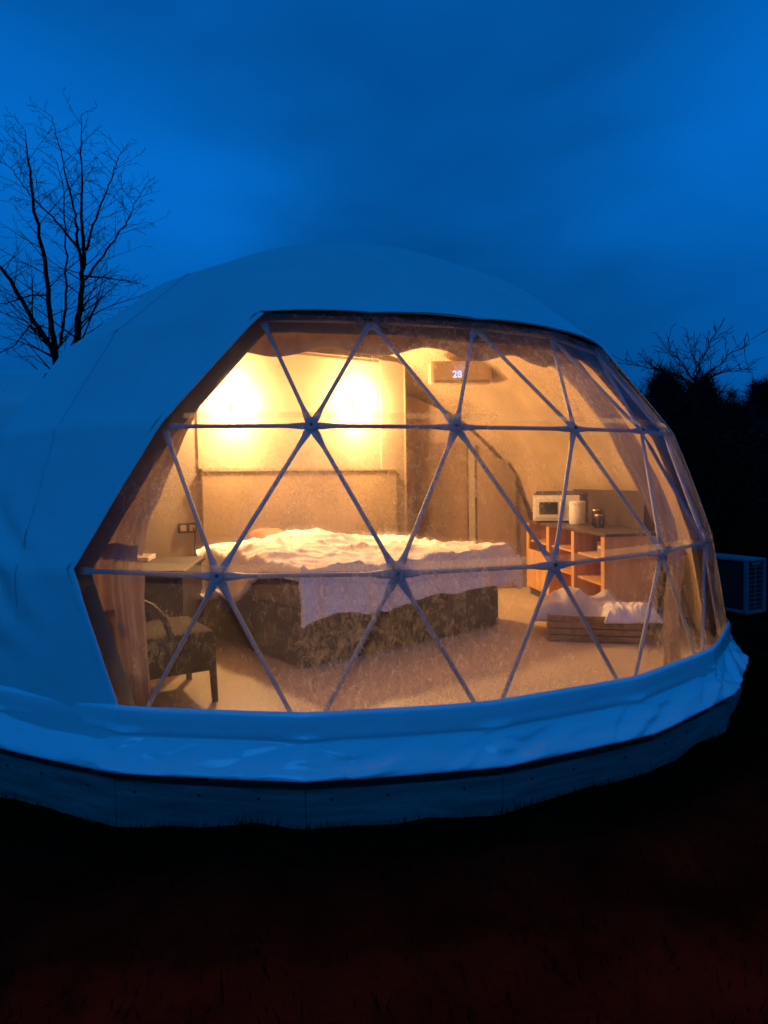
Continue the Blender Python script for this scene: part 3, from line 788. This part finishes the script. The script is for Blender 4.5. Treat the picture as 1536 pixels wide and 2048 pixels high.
_d = fw + rt*((375-768)/FPX) + up*(-(1056-1024)/FPX); _o = Vector((Q0.x+qn.x*.012, Q0.y+qn.y*.012, 0)); _n = Vector((qn.x, qn.y, 0))
SP = CAMP + _d*((_o-CAMP).dot(_n)/_d.dot(_n))
so = thing('wall_socket', 'dark double wall socket with a hanging cable above the desk', 'socket', SP, math.atan2(qd.y, qd.x))
bm = B(); box(bm, (0, 0, 0), (.17, .02, .09), 0, .006); link('socket_plate', bm, MT['desk'], so)
bm = B()
for s in (-1, 1): box(bm, (s*.042, -.012, 0), (.055, .008, .055), 0, .002)
link_split('outlet', bm, MT['headb'], so)
bm = B(); tube(bm, [(.05, -.02, 0), (.055, -.05, -.06), (.045, -.05, -.18), (.05, -.03, -.33)], .006, 6); link('cable', bm, MT['black'], so)

# ------------------------------------------------------------------ kitchen unit and things on it (right)
ku = thing('kitchen_counter', 'orange pine shelf unit with open front along the right wall of the dome', 'shelf unit', (2.34, .36, FZ), RAD(3))
# local: front faces -x ; length along y (-1.0 .. 1.0) ; depth .44
HT = .80
for y in (-1.0, -.33, .34, 1.0):
    bm = B(); box(bm, (0, y, HT/2+.03), (.44, .028, HT-.06), 0, .002); link('side_panel', bm, MT['wood'], ku)
bm = B(); box(bm, (0, 0, HT+.013), (.48, 2.06, .026), 0, .004); link('counter_top', bm, MT['counter'], ku)
bm = B(); box(bm, (.21, 0, HT/2+.03), (.012, 1.96, HT-.08), 0); link('back_panel', bm, MT['woodd'], ku)
for yc in (-.665, .005, .67):
    for z in (.08, .38, .60):
        bm = B(); box(bm, (-.01, yc, z), (.40, .636, .02), 0, .001); link('shelf', bm, MT['wood'], ku)
for y0, yy in ((-1.0, -.985), (-.33, -.33), (.34, .34), (1.0, .985)):
    bm = B(); box(bm, (-.232, yy, HT/2+.03), (.02, .07, HT-.07), 0, .002); link('face_frame', bm, MT['wood'], ku)
bm = B(); box(bm, (-.232, .67, .30), (.018, .58, .42), 0, .003); link('door', bm, MT['wood'], ku)
bm = B(); box(bm, (-.02, 0, .03), (.38, 1.98, .055), 0); link('plinth', bm, MT['woodd'], ku)
sb = thing('splashback', 'dark board standing behind the kitchen counter', 'board', (2.575, .40, FZ+HT+.03), RAD(4))
bm = B(); box(bm, (0, 0, .17), (.015, 1.55, .34), 0, .002); link('board_panel', bm, MT['woodd'], sb)
CT = FZ+HT+.0265
mw = thing('microwave', 'white microwave oven with black window on the kitchen counter', 'microwave', (2.28, 1.02, CT), RAD(-18))
bm = B(); box(bm, (0, 0, .15), (.48, .34, .27), 0, .012); link('casing', bm, MT['white'], mw)
bm = B(); box(bm, (-.075, -.176, .15), (.28, .012, .20), 0, .004); dr = link('door', bm, MT['white'], mw)
bm = B(); box(bm, (-.08, -.184, .15), (.19, .004, .13), 0, .001); link('door_window', bm, MT['black'], dr)
bm = B(); tube(bm, [(.045, -.19, .09), (.045, -.20, .15), (.045, -.19, .21)], .007, 8); link('handle', bm, MT['white'], dr)
for z in (.09, .18):
    bm = B(); tube(bm, [(.165, -.170, z), (.165, -.188, z)], .022, 16); link('knob', bm, MT['white'], mw)
bm = B()
for x in (-.2, .2):
    for y in (-.12, .12): tube(bm, [(x, y, 0), (x, y, .018)], .015, 8)
link_split('foot', bm, MT['black'], mw)
bd = thing('serving_tray', 'dark serving tray resting on top of the microwave', 'tray', (2.32, 1.02, CT+.2855), RAD(-18))
bm = B(); box(bm, (0, 0, .012), (.54, .34, .02), 0, .008); link('tray_base', bm, MT['counter'], bd)
bm = B(); box(bm, (0, -.16, .03), (.50, .012, .03), 0, .003); link('tray_rim', bm, MT['counter'], bd)
cn = thing('canister', 'white cylindrical canister standing in front of the microwave', 'canister', (2.33, .50, CT))
bm = B(); lathe(bm, [(.001, 0), (.075, 0), (.08, .01), (.08, .20), (.076, .205)], 24); link('body', bm, MT['white'], cn, smooth=True)
bm = B(); lathe(bm, [(.083, .203), (.083, .222), (.07, .236), (.001, .238)], 24); link('lid', bm, MT['white'], cn, smooth=True)
def jar(x, y, h, r, label):
    j = thing('glass_jar', label, 'jar', (x, y, CT), 0, 'glass jars on the counter')
    bm = B(); lathe(bm, [(.001, .002), (r, .002), (r, h*.8), (r*.75, h*.9), (r*.75, h)], 20); link('jar_body', bm, MT['glass'], j, smooth=True)
    bm = B(); lathe(bm, [(r*.8, h), (r*.8, h+.015), (.001, h+.017)], 20); link('lid', bm, MT['brass'], j, smooth=True)
jar(2.40, .17, .15, .045, 'taller glass jar standing next to the white canister')
jar(2.36, .0, .11, .045, 'short glass jar nearest the window on the kitchen counter')
# small goods on the shelves
gd = thing('red_box', 'small red box on the upper shelf of the kitchen unit', 'box', (2.36, -.18, FZ+.611))
bm = B(); box(bm, (0, 0, .05), (.10, .16, .10), .1, .004); link('carton', bm, MT['pillow'], gd)
bm = B(); box(bm, (-.053, 0, .05), (.004, .10, .03), .1); link('paper_label', bm, MT['white'], gd)
gd = thing('bowl', 'cream bowl on the upper shelf beside the red box', 'bowl', (2.33, -.45, FZ+.611))
bm = B(); lathe(bm, [(.001, .004), (.035, 0), (.05, .02), (.075, .06), (.071, .06), (.046, .024), (.001, .01)], 24); link('bowl_body', bm, MT['white'], gd, smooth=True)
gd = thing('paper_bag', 'crumpled pale bag on the bottom shelf of the kitchen unit', 'bag', (2.30, -.62, FZ+.0915))
bm = B(); bmesh.ops.create_icosphere(bm, subdivisions=3, radius=.12)
for v in bm.verts: v.co += v.co.normalized()*.04*nse(v.co.x*18, v.co.y*18, v.co.z*18); v.co.z = max(0, v.co.z*.8+.08)
link('bag_body', bm, MT['blanket'], gd, smooth=True)

# crate with blankets on the floor
ck = Vector((1.64, -.93)); ce = Vector((2.24, -1.10)); cd_ = (ce-ck).normalized(); cn_ = Vector((-cd_.y, cd_.x)); cc = (ck+ce)/2 + cn_*.26
cr_ = thing('blanket_crate', 'low woven brown crate on the floor in front of the shelf unit', 'crate', (cc.x, cc.y, FZ), math.atan2(cd_.y, cd_.x))
for s in (-1, 1):
    for k in range(4):
        bm = B(); box(bm, (0, s*.25, .03+.052*k), (.70, .018, .044), 0, .004); link('slat', bm, MT['crate'], cr_)
        bm = B(); box(bm, (s*.35, 0, .03+.052*k), (.018, .48, .044), 0, .004); link('slat', bm, MT['crate'], cr_)
bm = B(); box(bm, (0, 0, .012), (.68, .48, .012)); link('crate_bottom', bm, MT['crate'], cr_)
def cloth(name, label, loc, size, rz, m, seed, h, sag=.0):
    vs, fs = [], []; n = 50
    for j in range(n+1):
        for i in range(n+1):
            x = (i/n-.5); y = (j/n-.5); e = 1-max(0, (max(abs(x), abs(y))*2)**6)
            rr = 1 - .12*abs(nse(x*4, y*4, seed+9))
            z = h*e*(.65+.7*nse(x*2.5, y*2.5, seed)) + .03*(1-2*abs(nse(x*7, y*5, seed+3)))*e - sag*(1-e)
            vs.append((x*size[0]*rr, y*size[1]*rr + .03*nse(x*5, y*5, seed+5), z))
    for j in range(n):
        for i in range(n): a = j*(n+1)+i; fs.append((a, a+1, a+n+2, a+n+1))
    o = rawmesh(name, vs, fs, m, smooth=True); o.location = loc; o.rotation_euler = (0, 0, rz); tag(o, label, 'blanket')
    sm = o.modifiers.new('t', 'SOLIDIFY'); sm.thickness = .012; return o
ca = math.atan2(cd_.y, cd_.x)
cloth('blanket', 'thick cream fleece blanket heaped in the brown crate', (cc.x-.08, cc.y+.08, FZ+.20), (.74, .46), ca, MT['blanket'], 2, .17, .06)
cloth('blanket', 'thin white cloth draped over the near right corner of the crate', (cc.x+.22, cc.y-.19, FZ+.225), (.46, .30), ca+.2, MT['duvet'], 5, .06, .06)

# ------------------------------------------------------------------ curtains
def curtain(name, label, rows, m, pleats, amp, seed, n=90, rows_sub=10):
    """rows: (az_left, az_right, z, r) from top to bottom, degrees; r horizontal radius or None = follows the shell"""
    vs, fs = [], []; rr_ = []
    for a, b in zip(rows[:-1], rows[1:]):
        for s in range(rows_sub): t = s/rows_sub; rr_.append([a[q]+(b[q]-a[q])*t for q in range(4)])
    rr_.append(list(rows[-1]))
    for j, (al, ar, z, r) in enumerate(rr_):
        wdt = (ar-al)
        for i in range(n+1):
            t = i/n; az = RAD(al + wdt*t)
            ph = t*pleats*2*PI + 1.6*nse(t*3, j*.06, seed) + j*.01
            d = amp*(math.sin(ph)*.6 + .4*math.sin(ph*2.3+1)) + .02*nse(t*4, j*.12, seed+4)
            vs.append(((r+d)*math.sin(az), -(r+d)*math.cos(az), z + .01*nse(t*5, 1, seed)))
    for j in range(len(rr_)-1):
        for i in range(n): a = j*(n+1)+i; fs.append((a, a+1, a+n+2, a+n+1))
    o = rawmesh(name, vs, fs, m, smooth=True); return o
def hr(z, r=2.93): return math.sqrt(max(.01, r*r-(z-ZC)**2))
lc = thing('curtain', 'beige curtain drawn aside and tied at the left edge of the clear window', 'curtain', (0, 0, 0))
o = curtain('upper_drape', '', [(-27, -17.5, 2.30, hr(2.30)), (-27, -19.2, 2.05, hr(2.05)), (-28, -20.0, 1.85, hr(1.85)), (-29.5, -21.2, 1.55, hr(1.55)), (-30.5, -21.8, 1.38, hr(1.38)), (-31, -22.5, 1.22, hr(1.22)-.03)], MT['curtain'], 5, .028, 3); o.parent = lc
o = curtain('lower_drape', '', [(-31, -22.3, 1.20, hr(1.22)-.03), (-30.5, -22.0, 1.0, 2.80), (-29, -21.8, .7, 2.80), (-28.5, -21.6, .32, 2.80)], MT['curtain'], 4, .03, 6); o.parent = lc
o = curtain('tie_band', '', [(-31.5, -22.4, 1.285, hr(1.25)+.015), (-31.5, -22.4, 1.20, hr(1.22)+.015)], MT['curtain'], 2, .006, 9, rows_sub=4); o.parent = lc
rc = thing('curtain', 'pale curtain gathered and hanging at the right side of the clear window', 'curtain', (0, 0, 0))
o = curtain('upper_drape', '', [(38, 52, 2.42, hr(2.42)), (41, 53, 2.2, hr(2.2)), (42.5, 54, 1.9, hr(1.9)), (43.5, 54, 1.6, hr(1.6)), (45.2, 54.5, 1.3, hr(1.3)), (47, 54, 1.14, hr(1.14)-.03)], MT['curtain'], 4, .035, 13); o.parent = rc
o = curtain('lower_drape', '', [(47.5, 54.5, 1.12, 2.84), (47, 54.5, .8, 2.83), (46.8, 54.5, .32, 2.82)], MT['curtain'], 3, .03, 16); o.parent = rc
va = thing('valance', 'brown scalloped fabric valance hanging along the top inside the clear window', 'valance', (0, 0, 0))
def val(rr_, z0, amp, seed, name):
    vs, fs = [], []; n = 260; m_ = 8
    for i in range(n+1):
        az = RAD(-22 + 92*i/n); t = i/n
        zb = z0 - .022*math.sin((az-TH)/S*2*PI*1.0 + 1.0) - .02*nse(t*9, 1, seed)
        for j in range(m_+1):
            s = j/m_; z = 2.54 + (zb-2.54)*s; r = rr_ + .10*s + amp*math.sin(t*90 + 3*nse(t*5, 2, seed))*s
            vs.append((r*math.sin(az), -r*math.cos(az), z))
    for i in range(n):
        for j in range(m_): a = i*(m_+1)+j; fs.append((a, a+m_+1, a+m_+2, a+1))
    return rawmesh(name, vs, fs, MT['valance'], va, smooth=True)
val(2.05, 2.36, .008, 3, 'valance_cloth')

# ------------------------------------------------------------------ outdoor air conditioner
ao = thing('outdoor_air_conditioner', 'pale outdoor air conditioner unit with grille standing on the ground right of the dome', 'air conditioner', (4.42, 1.52, 0.02), RAD(112))
# local: long along x (.80), depth y (.30); the grille end is at -x
bm = B(); box(bm, (0, 0, .33), (.80, .27, .56), 0, .006); link('coil', bm, MT['acd'], ao)
bm = B(); box(bm, (0, 0, .625), (.86, .33, .03), 0, .008); link('top_cover', bm, MT['acw'], ao)
bm = B()
for x in (-.41, .41):
    for y in (-.145, .145): box(bm, (x, y, .335), (.035, .04, .55), 0, .003)
link_split('corner_post', bm, MT['acw'], ao)
bm = B(); box(bm, (0, 0, .045), (.86, .33, .03), 0, .004); link('base_pan', bm, MT['acw'], ao)
for z in [.08 + .05*k for k in range(10)]:
    bm = B(); box(bm, (-.412, 0, z+.02), (.006, .25, .006)); link('grille_bar', bm, MT['acw'], ao)
bm = B(); box(bm, (-.414, 0, .33), (.006, .008, .50)); link('grille_bar', bm, MT['acw'], ao)
bm = B(); box(bm, (-.42, 0, .585), (.02, .14, .022), 0, .004); link('handle', bm, MT['acw'], ao)
bm = B()
for x in (-.3, .3): box(bm, (x, 0, .01), (.05, .36, .045))
link_split('foot', bm, MT['acd'], ao)

# ------------------------------------------------------------------ trees
class Tree:
    def __init__(s, seed): s.vs = []; s.fs = []; s.r = random.Random(seed)
    def seg(s, pts, rads, n):
        base = len(s.vs); prev = None
        for i, p in enumerate(pts):
            a = pts[max(0, i-1)]; b = pts[min(len(pts)-1, i+1)]; d = (b-a).normalized()
            if prev is None: prev = d.orthogonal().normalized()
            x = prev - d*prev.dot(d); x.normalize(); y = d.cross(x); prev = x
            for k in range(n): c_ = math.cos(2*PI*k/n)*rads[i]; s_ = math.sin(2*PI*k/n)*rads[i]; s.vs.append(p + x*c_ + y*s_)
        for i in range(len(pts)-1):
            for k in range(n): a = base+i*n; s.fs.append((a+k, a+(k+1) % n, a+n+(k+1) % n, a+n+k))
    def branch(s, p, d, Ln, r, depth, up=.25, step=None, rmin=.004, ang=(28, 58), dens=1.0, flat=1.0):
        steps = max(3, int(Ln/(.28 if depth > 1 else .16))); st = Ln/steps; pts = [p]; rads = [r]; dd = d.copy(); kids = []
        for i in range(steps):
            dd = (dd + Vector((s.r.gauss(0, .09), s.r.gauss(0, .09)*flat, s.r.gauss(0, .07) + up*.10))).normalized()
            p = p + dd*st; t = (i+1)/steps; rr = max(rmin, r*(1-t*.8)); pts.append(p); rads.append(rr)
            if depth > 0 and t > .12 and s.r.random() < dens*(.85 if depth > 1 else .6): kids.append((p, dd.copy(), rr, t))
        s.seg(pts, rads, 5 if r > .03 else 3)
        for q, dq, rq, t in kids:
            a = RAD(s.r.uniform(*ang)); ax = dq.orthogonal().normalized(); ax.rotate(Matrix.Rotation(s.r.uniform(0, 2*PI), 3, dq))
            nd = dq.copy(); nd.rotate(Matrix.Rotation(a, 3, ax)); nd.y *= flat; nd.normalize()
            L2 = Ln*s.r.uniform(.30, .55)*(1.05-.55*t)
            s.branch(q, nd, L2, max(rmin, rq*.55), depth-1, up, None, rmin, ang, dens, flat)
def ray(px, py):
    X = (px-768)/FPX; Z = -(py-1024)/FPX; return fw + rt*X + up*Z
def at(px, py, dist): return CAMP + ray(px, py)*dist
# big bare tree left of the dome, about 14 m from the camera
T = Tree(5); TR = Tree(6)
tree = thing('bare_tree', 'tall leafless many-stemmed tree rising behind the left side of the dome', 'tree', (-5.2, 7.9, 0))
D0 = 14.0
def stem(path, r0_, r1_, kids, seed, klen=2.3, dd=0.0):
    pts = [at(x, y, D0 + dd + dz) for x, y, dz in path]
    # refine
    fine_ = []
    for a, b in zip(pts[:-1], pts[1:]):
        for i in range(5): fine_.append(a.lerp(b, i/5) + Vector((T.r.gauss(0, .012), T.r.gauss(0, .02), 0)))
    fine_.append(pts[-1]); n = len(fine_)
    rads = [.7*(r0_ + (r1_-r0_)*(i/(n-1))**.8) for i in range(n)]
    TR.seg(fine_, rads, 8)
    for i in range(3, n):
        t = i/(n-1)
        for _ in range(kids):
            d = (fine_[i]-fine_[i-1]).normalized(); sgn = T.r.choice((-1, 1))
            a = RAD(T.r.uniform(35, 70)); dirv = (d*math.cos(a) + Vector((sgn, T.r.uniform(-.9, .9), .05)).normalized()*math.sin(a)).normalized()
            T.branch(fine_[i], dirv, klen*(1.0-.70*t)*T.r.uniform(.4, .95), max(.007, rads[i]*.30), 2, .12, rmin=.0032, dens=1.7, flat=.8)
stem([(128, 960, .3), (118, 760, .1), (104, 660, 0), (88, 520, -.2), (66, 400, -.3), (56, 320, -.4), (50, 260, -.4)], .13, .010, 1, 1)
stem([(128, 960, .3), (112, 720, .1), (100, 690, 0), (60, 630, -.3), (20, 560, -.5), (-10, 520, -.6), (-60, 430, -.6)], .12, .03, 1, 2, 2.0)
stem([(150, 960, .5), (152, 720, .4), (155, 650, .3), (163, 590, .3), (168, 520, .3), (163, 430, .3), (164, 330, .3), (162, 230, .3)], .15, .010, 1, 3)
stem([(165, 560, .3), (156, 470, .2), (150, 420, .1), (130, 350, .1), (118, 290, 0), (105, 235, 0)], .055, .008, 1, 4, 1.9)
stem([(172, 500, .3), (185, 450, .5), (215, 380, .7), (232, 330, .8), (240, 300, .9)], .045, .007, 1, 5, 1.9)
stem([(170, 560, .3), (215, 500, 0), (250, 450, -.2), (268, 410, -.3), (290, 370, -.3)], .04, .006, 1, 6, 1.5)
stem([(120, 690, .1), (132, 600, .2), (133, 530, .2), (130, 440, .2), (128, 370, .2), (112, 320, .2)], .05, .008, 1, 7, 1.6)
stem([(170, 552, .3), (210, 555, .2), (250, 562, .1), (285, 568, .1)], .035, .006, 1, 8, 1.0)
stem([(100, 590, .3), (60, 590, .3), (20, 605, .3), (-20, 610, .3)], .035, .012, 1, 9, 1.4)
stem([(160, 500, .3), (120, 450, .0), (80, 410, -.1), (60, 390, -.1), (25, 340, -.1), (0, 320, -.1)], .04, .006, 1, 10, 1.5)
stem([(100, 690, .1), (60, 650, .5), (30, 690, .6), (-10, 710, .6)], .03, .010, 1, 11, 1.2)
inv = Matrix.Translation((5.2, -7.9, 0))
rawmesh('trunk', [inv @ v for v in TR.vs], TR.fs, MT['bark'], tree, smooth=True)
rawmesh('crown', [inv @ v for v in T.vs], T.fs, MT['bark'], tree)

# slender bare tree standing over the hedge on the right
def small_tree(px, dist, ytop, label, seed, wide=1.0, r=.09, group=None, basey=None):
    base = at(px, 960, dist); base.z = 0; top = at(px, ytop, dist); H = top.z
    t_ = Tree(seed); c_ = Tree(seed+1)
    o = thing('bare_tree', label, 'tree', base, 0, group)
    pts = [Vector((0, 0, -.2))]; n = 9
    for i in range(1, n+1): pts.append(Vector((c_.r.gauss(0, .05)*i*.25, c_.r.gauss(0, .05)*i*.25, H*i/n)))
    rads = [r*(1-.9*i/n)+.008 for i in range(n+1)]
    t_.seg(pts, rads, 6); rawmesh('trunk', t_.vs, t_.fs, MT['bark'], o, smooth=True)
    for i in range(4, n+1):
        for k in range(3):
            a = c_.r.uniform(0, 2*PI); e = RAD(c_.r.uniform(18, 60)); d = Vector((math.cos(a)*math.cos(e), math.sin(a)*math.cos(e), math.sin(e)))
            c_.branch(pts[i], d, H*.36*wide*c_.r.uniform(.6, 1.1)*(1.15-.5*i/n), rads[i]*.6, 2, .1, rmin=.012, dens=.55)
    rawmesh('crown', c_.vs, c_.fs, MT['bark'], o)
    return o
def slender():
    o = thing('bare_tree', 'slender leafless tree with wide branches standing taller than the dark hedgerow', 'tree', at(1388, 960, 26))
    loc = o.location.copy(); loc.z = 0; o.location = loc; t_ = Tree(31); c_ = Tree(32); D_ = 26
    def st(path, r0_, r1_, k, tw):
        pts = [at(x, y, D_+q) - loc for x, y, q in path]; f_ = []
        for a, b in zip(pts[:-1], pts[1:]):
            for i in range(4): f_.append(a.lerp(b, i/4) + Vector((c_.r.gauss(0, .03), c_.r.gauss(0, .03), c_.r.gauss(0, .02))))
        f_.append(pts[-1]); n = len(f_); rr = [r0_+(r1_-r0_)*i/(n-1) for i in range(n)]; k.seg(f_, rr, 6)
        for i in range(2, n):
            for _ in range(tw):
                d = (f_[i]-f_[i-1]).normalized(); d2 = (d + Vector((c_.r.uniform(-1, 1), c_.r.uniform(-1, 1), c_.r.uniform(-.2, .8)))).normalized()
                c_.branch(f_[i], d2, c_.r.uniform(.35, .9), rr[i]*.5, 1, .1, rmin=.011, dens=.5)
    st([(1388, 1020, 0), (1389, 900, 0), (1388, 800, 0), (1390, 750, 0)], .12, .06, t_, 0)
    rawmesh('trunk', t_.vs, t_.fs, MT['bark'], o, smooth=True)
    for path in ([(1390, 765, 0), (1400, 730, .2), (1415, 695, .3), (1436, 664, .4)], [(1390, 770, 0), (1420, 745, -.3), (1455, 712, -.5), (1497, 682, -.6)],
                 [(1388, 765, 0), (1370, 735, .3), (1345, 710, .5), (1333, 698, .5)], [(1388, 775, 0), (1350, 748, -.3), (1310, 738, -.5), (1254, 727, -.6)],
                 [(1392, 770, 0), (1430, 748, .4), (1470, 742, .6), (1498, 735, .7)], [(1389, 758, 0), (1390, 720, -.2), (1380, 690, -.3)], [(1388, 770, 0), (1360, 752, .5), (1325, 745, .8), (1292, 722, .9)]):
        st(path, .032, .010, c_, 2)
    rawmesh('crown', c_.vs, c_.fs, MT['bark'], o)
slender()

# hedgerow trees: dense dark twig masses
def bush_tree(px, dist, ytop, wpx, label, seed):
    base = at(px, 960, dist); base.z = 0; H = at(px, ytop-12, dist).z; Wd = wpx*dist/FPX*1.3
    rr_ = random.Random(seed)
    o = thing('hedgerow_tree', label, 'tree', base, 0, 'dark leafless trees in the hedgerow')
    t_ = Tree(seed); 
    for k in range(4):
        a = rr_.uniform(0, 2*PI); e = Vector((math.cos(a)*.3*Wd, math.sin(a)*.3*Wd, H*.75))
        t_.seg([Vector((0, 0, -.2)), e*.35, e*.7 + Vector((0, 0, .2)), e], [.14, .10, .06, .03], 6)
    rawmesh('trunk', t_.vs, t_.fs, MT['bark'], o, smooth=True)
    vs, fs = [], []
    # clumps of upward-fanning twigs filling an uneven rounded crown
    cl = []
    for k in range(300):
        a = rr_.uniform(0, 2*PI); u = rr_.random()**.5; h = rr_.random()
        wr = .5*Wd*(math.sin(min(1, h*1.15+.12)*PI*.86)**.5 if h < .95 else .35)
        cl.append(Vector((math.cos(a)*u*wr, math.sin(a)*u*wr*.7, H*(.10+.82*h)*(1-.34*u*u) + rr_.gauss(0, .15))))
    for c in cl:
        s = rr_.uniform(.45, .95)*H/7
        for q in range(95):
            d = Vector((rr_.gauss(0, 1), rr_.gauss(0, 1), abs(rr_.gauss(0, .9))+.2)).normalized(); L_ = s*rr_.uniform(.5, 1.25)
            st = c + Vector((rr_.gauss(0, .22), rr_.gauss(0, .22), rr_.gauss(0, .22)))*s
            sd = d.orthogonal(); sd.rotate(Matrix.Rotation(rr_.uniform(0, 6.3), 3, d)); w = rr_.uniform(.008, .022)
            b = len(vs); vs += [st - sd*w, st + sd*w, st + d*L_]; fs.append((b, b+1, b+2))
    rawmesh('crown', vs, fs, MT['twig'], o)
places = [(1262, 30, 772, 150, 'dark leafless hedgerow tree nearest the clear window of the dome'),
          (1330, 31, 738, 135, 'rounded dark hedgerow tree left of the slender bare tree'),
          (1402, 32, 742, 140, 'dark hedgerow tree right behind the slender bare tree'),
          (1466, 30, 795, 120, 'low dark hedgerow tree in the dip right of the slender bare tree'),
          (1534, 31, 752, 130, 'dark hedgerow tree at the right edge of the photograph'),
          (1620, 31, 760, 170, 'dark hedgerow tree beyond the right edge of the view, end of the row')]
for k, a in enumerate(places): bush_tree(*a, 50+k*3)
# low hedge and undergrowth below them, one dark mass
vs, fs = [], []; rr_ = random.Random(77)
for n in range(36000):
    x = rr_.uniform(8, 34); y = 24 + rr_.uniform(-1.5, 1.5) - .05*x; top = 3.6 + .9*nse(x*.35, 2) + .4*nse(x*1.3, 7)
    z = top*rr_.random()**.8
    d = Vector((rr_.gauss(0, 1), rr_.gauss(0, 1), abs(rr_.gauss(0, 1)))).normalized()*rr_.uniform(.2, .55); w = rr_.uniform(.03, .08)
    sd = d.orthogonal().normalized()*w; c = Vector((x, y, z)); b = len(vs)
    vs += [c-sd, c+sd, c+d]; fs.append((b, b+1, b+2))
rawmesh('undergrowth', vs, fs, MT['twig'], kind='stuff')
# leafy shrubs just right of the dome catch a little lamp light
def shrub(loc, H, Wd, label, seed, n=5200):
    o = thing('shrub', label, 'shrub', loc); rr_ = random.Random(seed); vs, fs = [], []
    t_ = Tree(seed)
    for k in range(9):
        a = rr_.uniform(0, 2*PI); t_.branch(Vector((0, 0, 0)), Vector((math.cos(a)*.35, math.sin(a)*.35, 1)).normalized(), H*.95, .02, 2, .2, rmin=.003, dens=.7)
    rawmesh('stem', t_.vs, t_.fs, MT['bark'], o)
    for q in range(n):
        a = rr_.uniform(0, 2*PI); h = rr_.random(); u = rr_.random()**.5*Wd*.5*(1-.4*h)
        c = Vector((math.cos(a)*u, math.sin(a)*u, .1+h*H)); d = Vector((rr_.gauss(0, 1), rr_.gauss(0, 1), rr_.gauss(0, 1))).normalized()*rr_.uniform(.02, .045)
        sd = d.orthogonal().normalized()*.014; b = len(vs); vs += [c-d, c+sd, c+d, c-sd]; fs.append((b, b+1, b+2, b+3))
    rawmesh('foliage', vs, fs, MT['grass'], o)
shrub((5.6, 4.0, 0), 2.3, 1.7, 'dark leafy shrub behind the dome, nearer the clear window', 91)
shrub((7.2, 4.2, 0), 1.5, 1.5, 'low dark shrub behind the outdoor air conditioner at the right edge', 93, 3000)
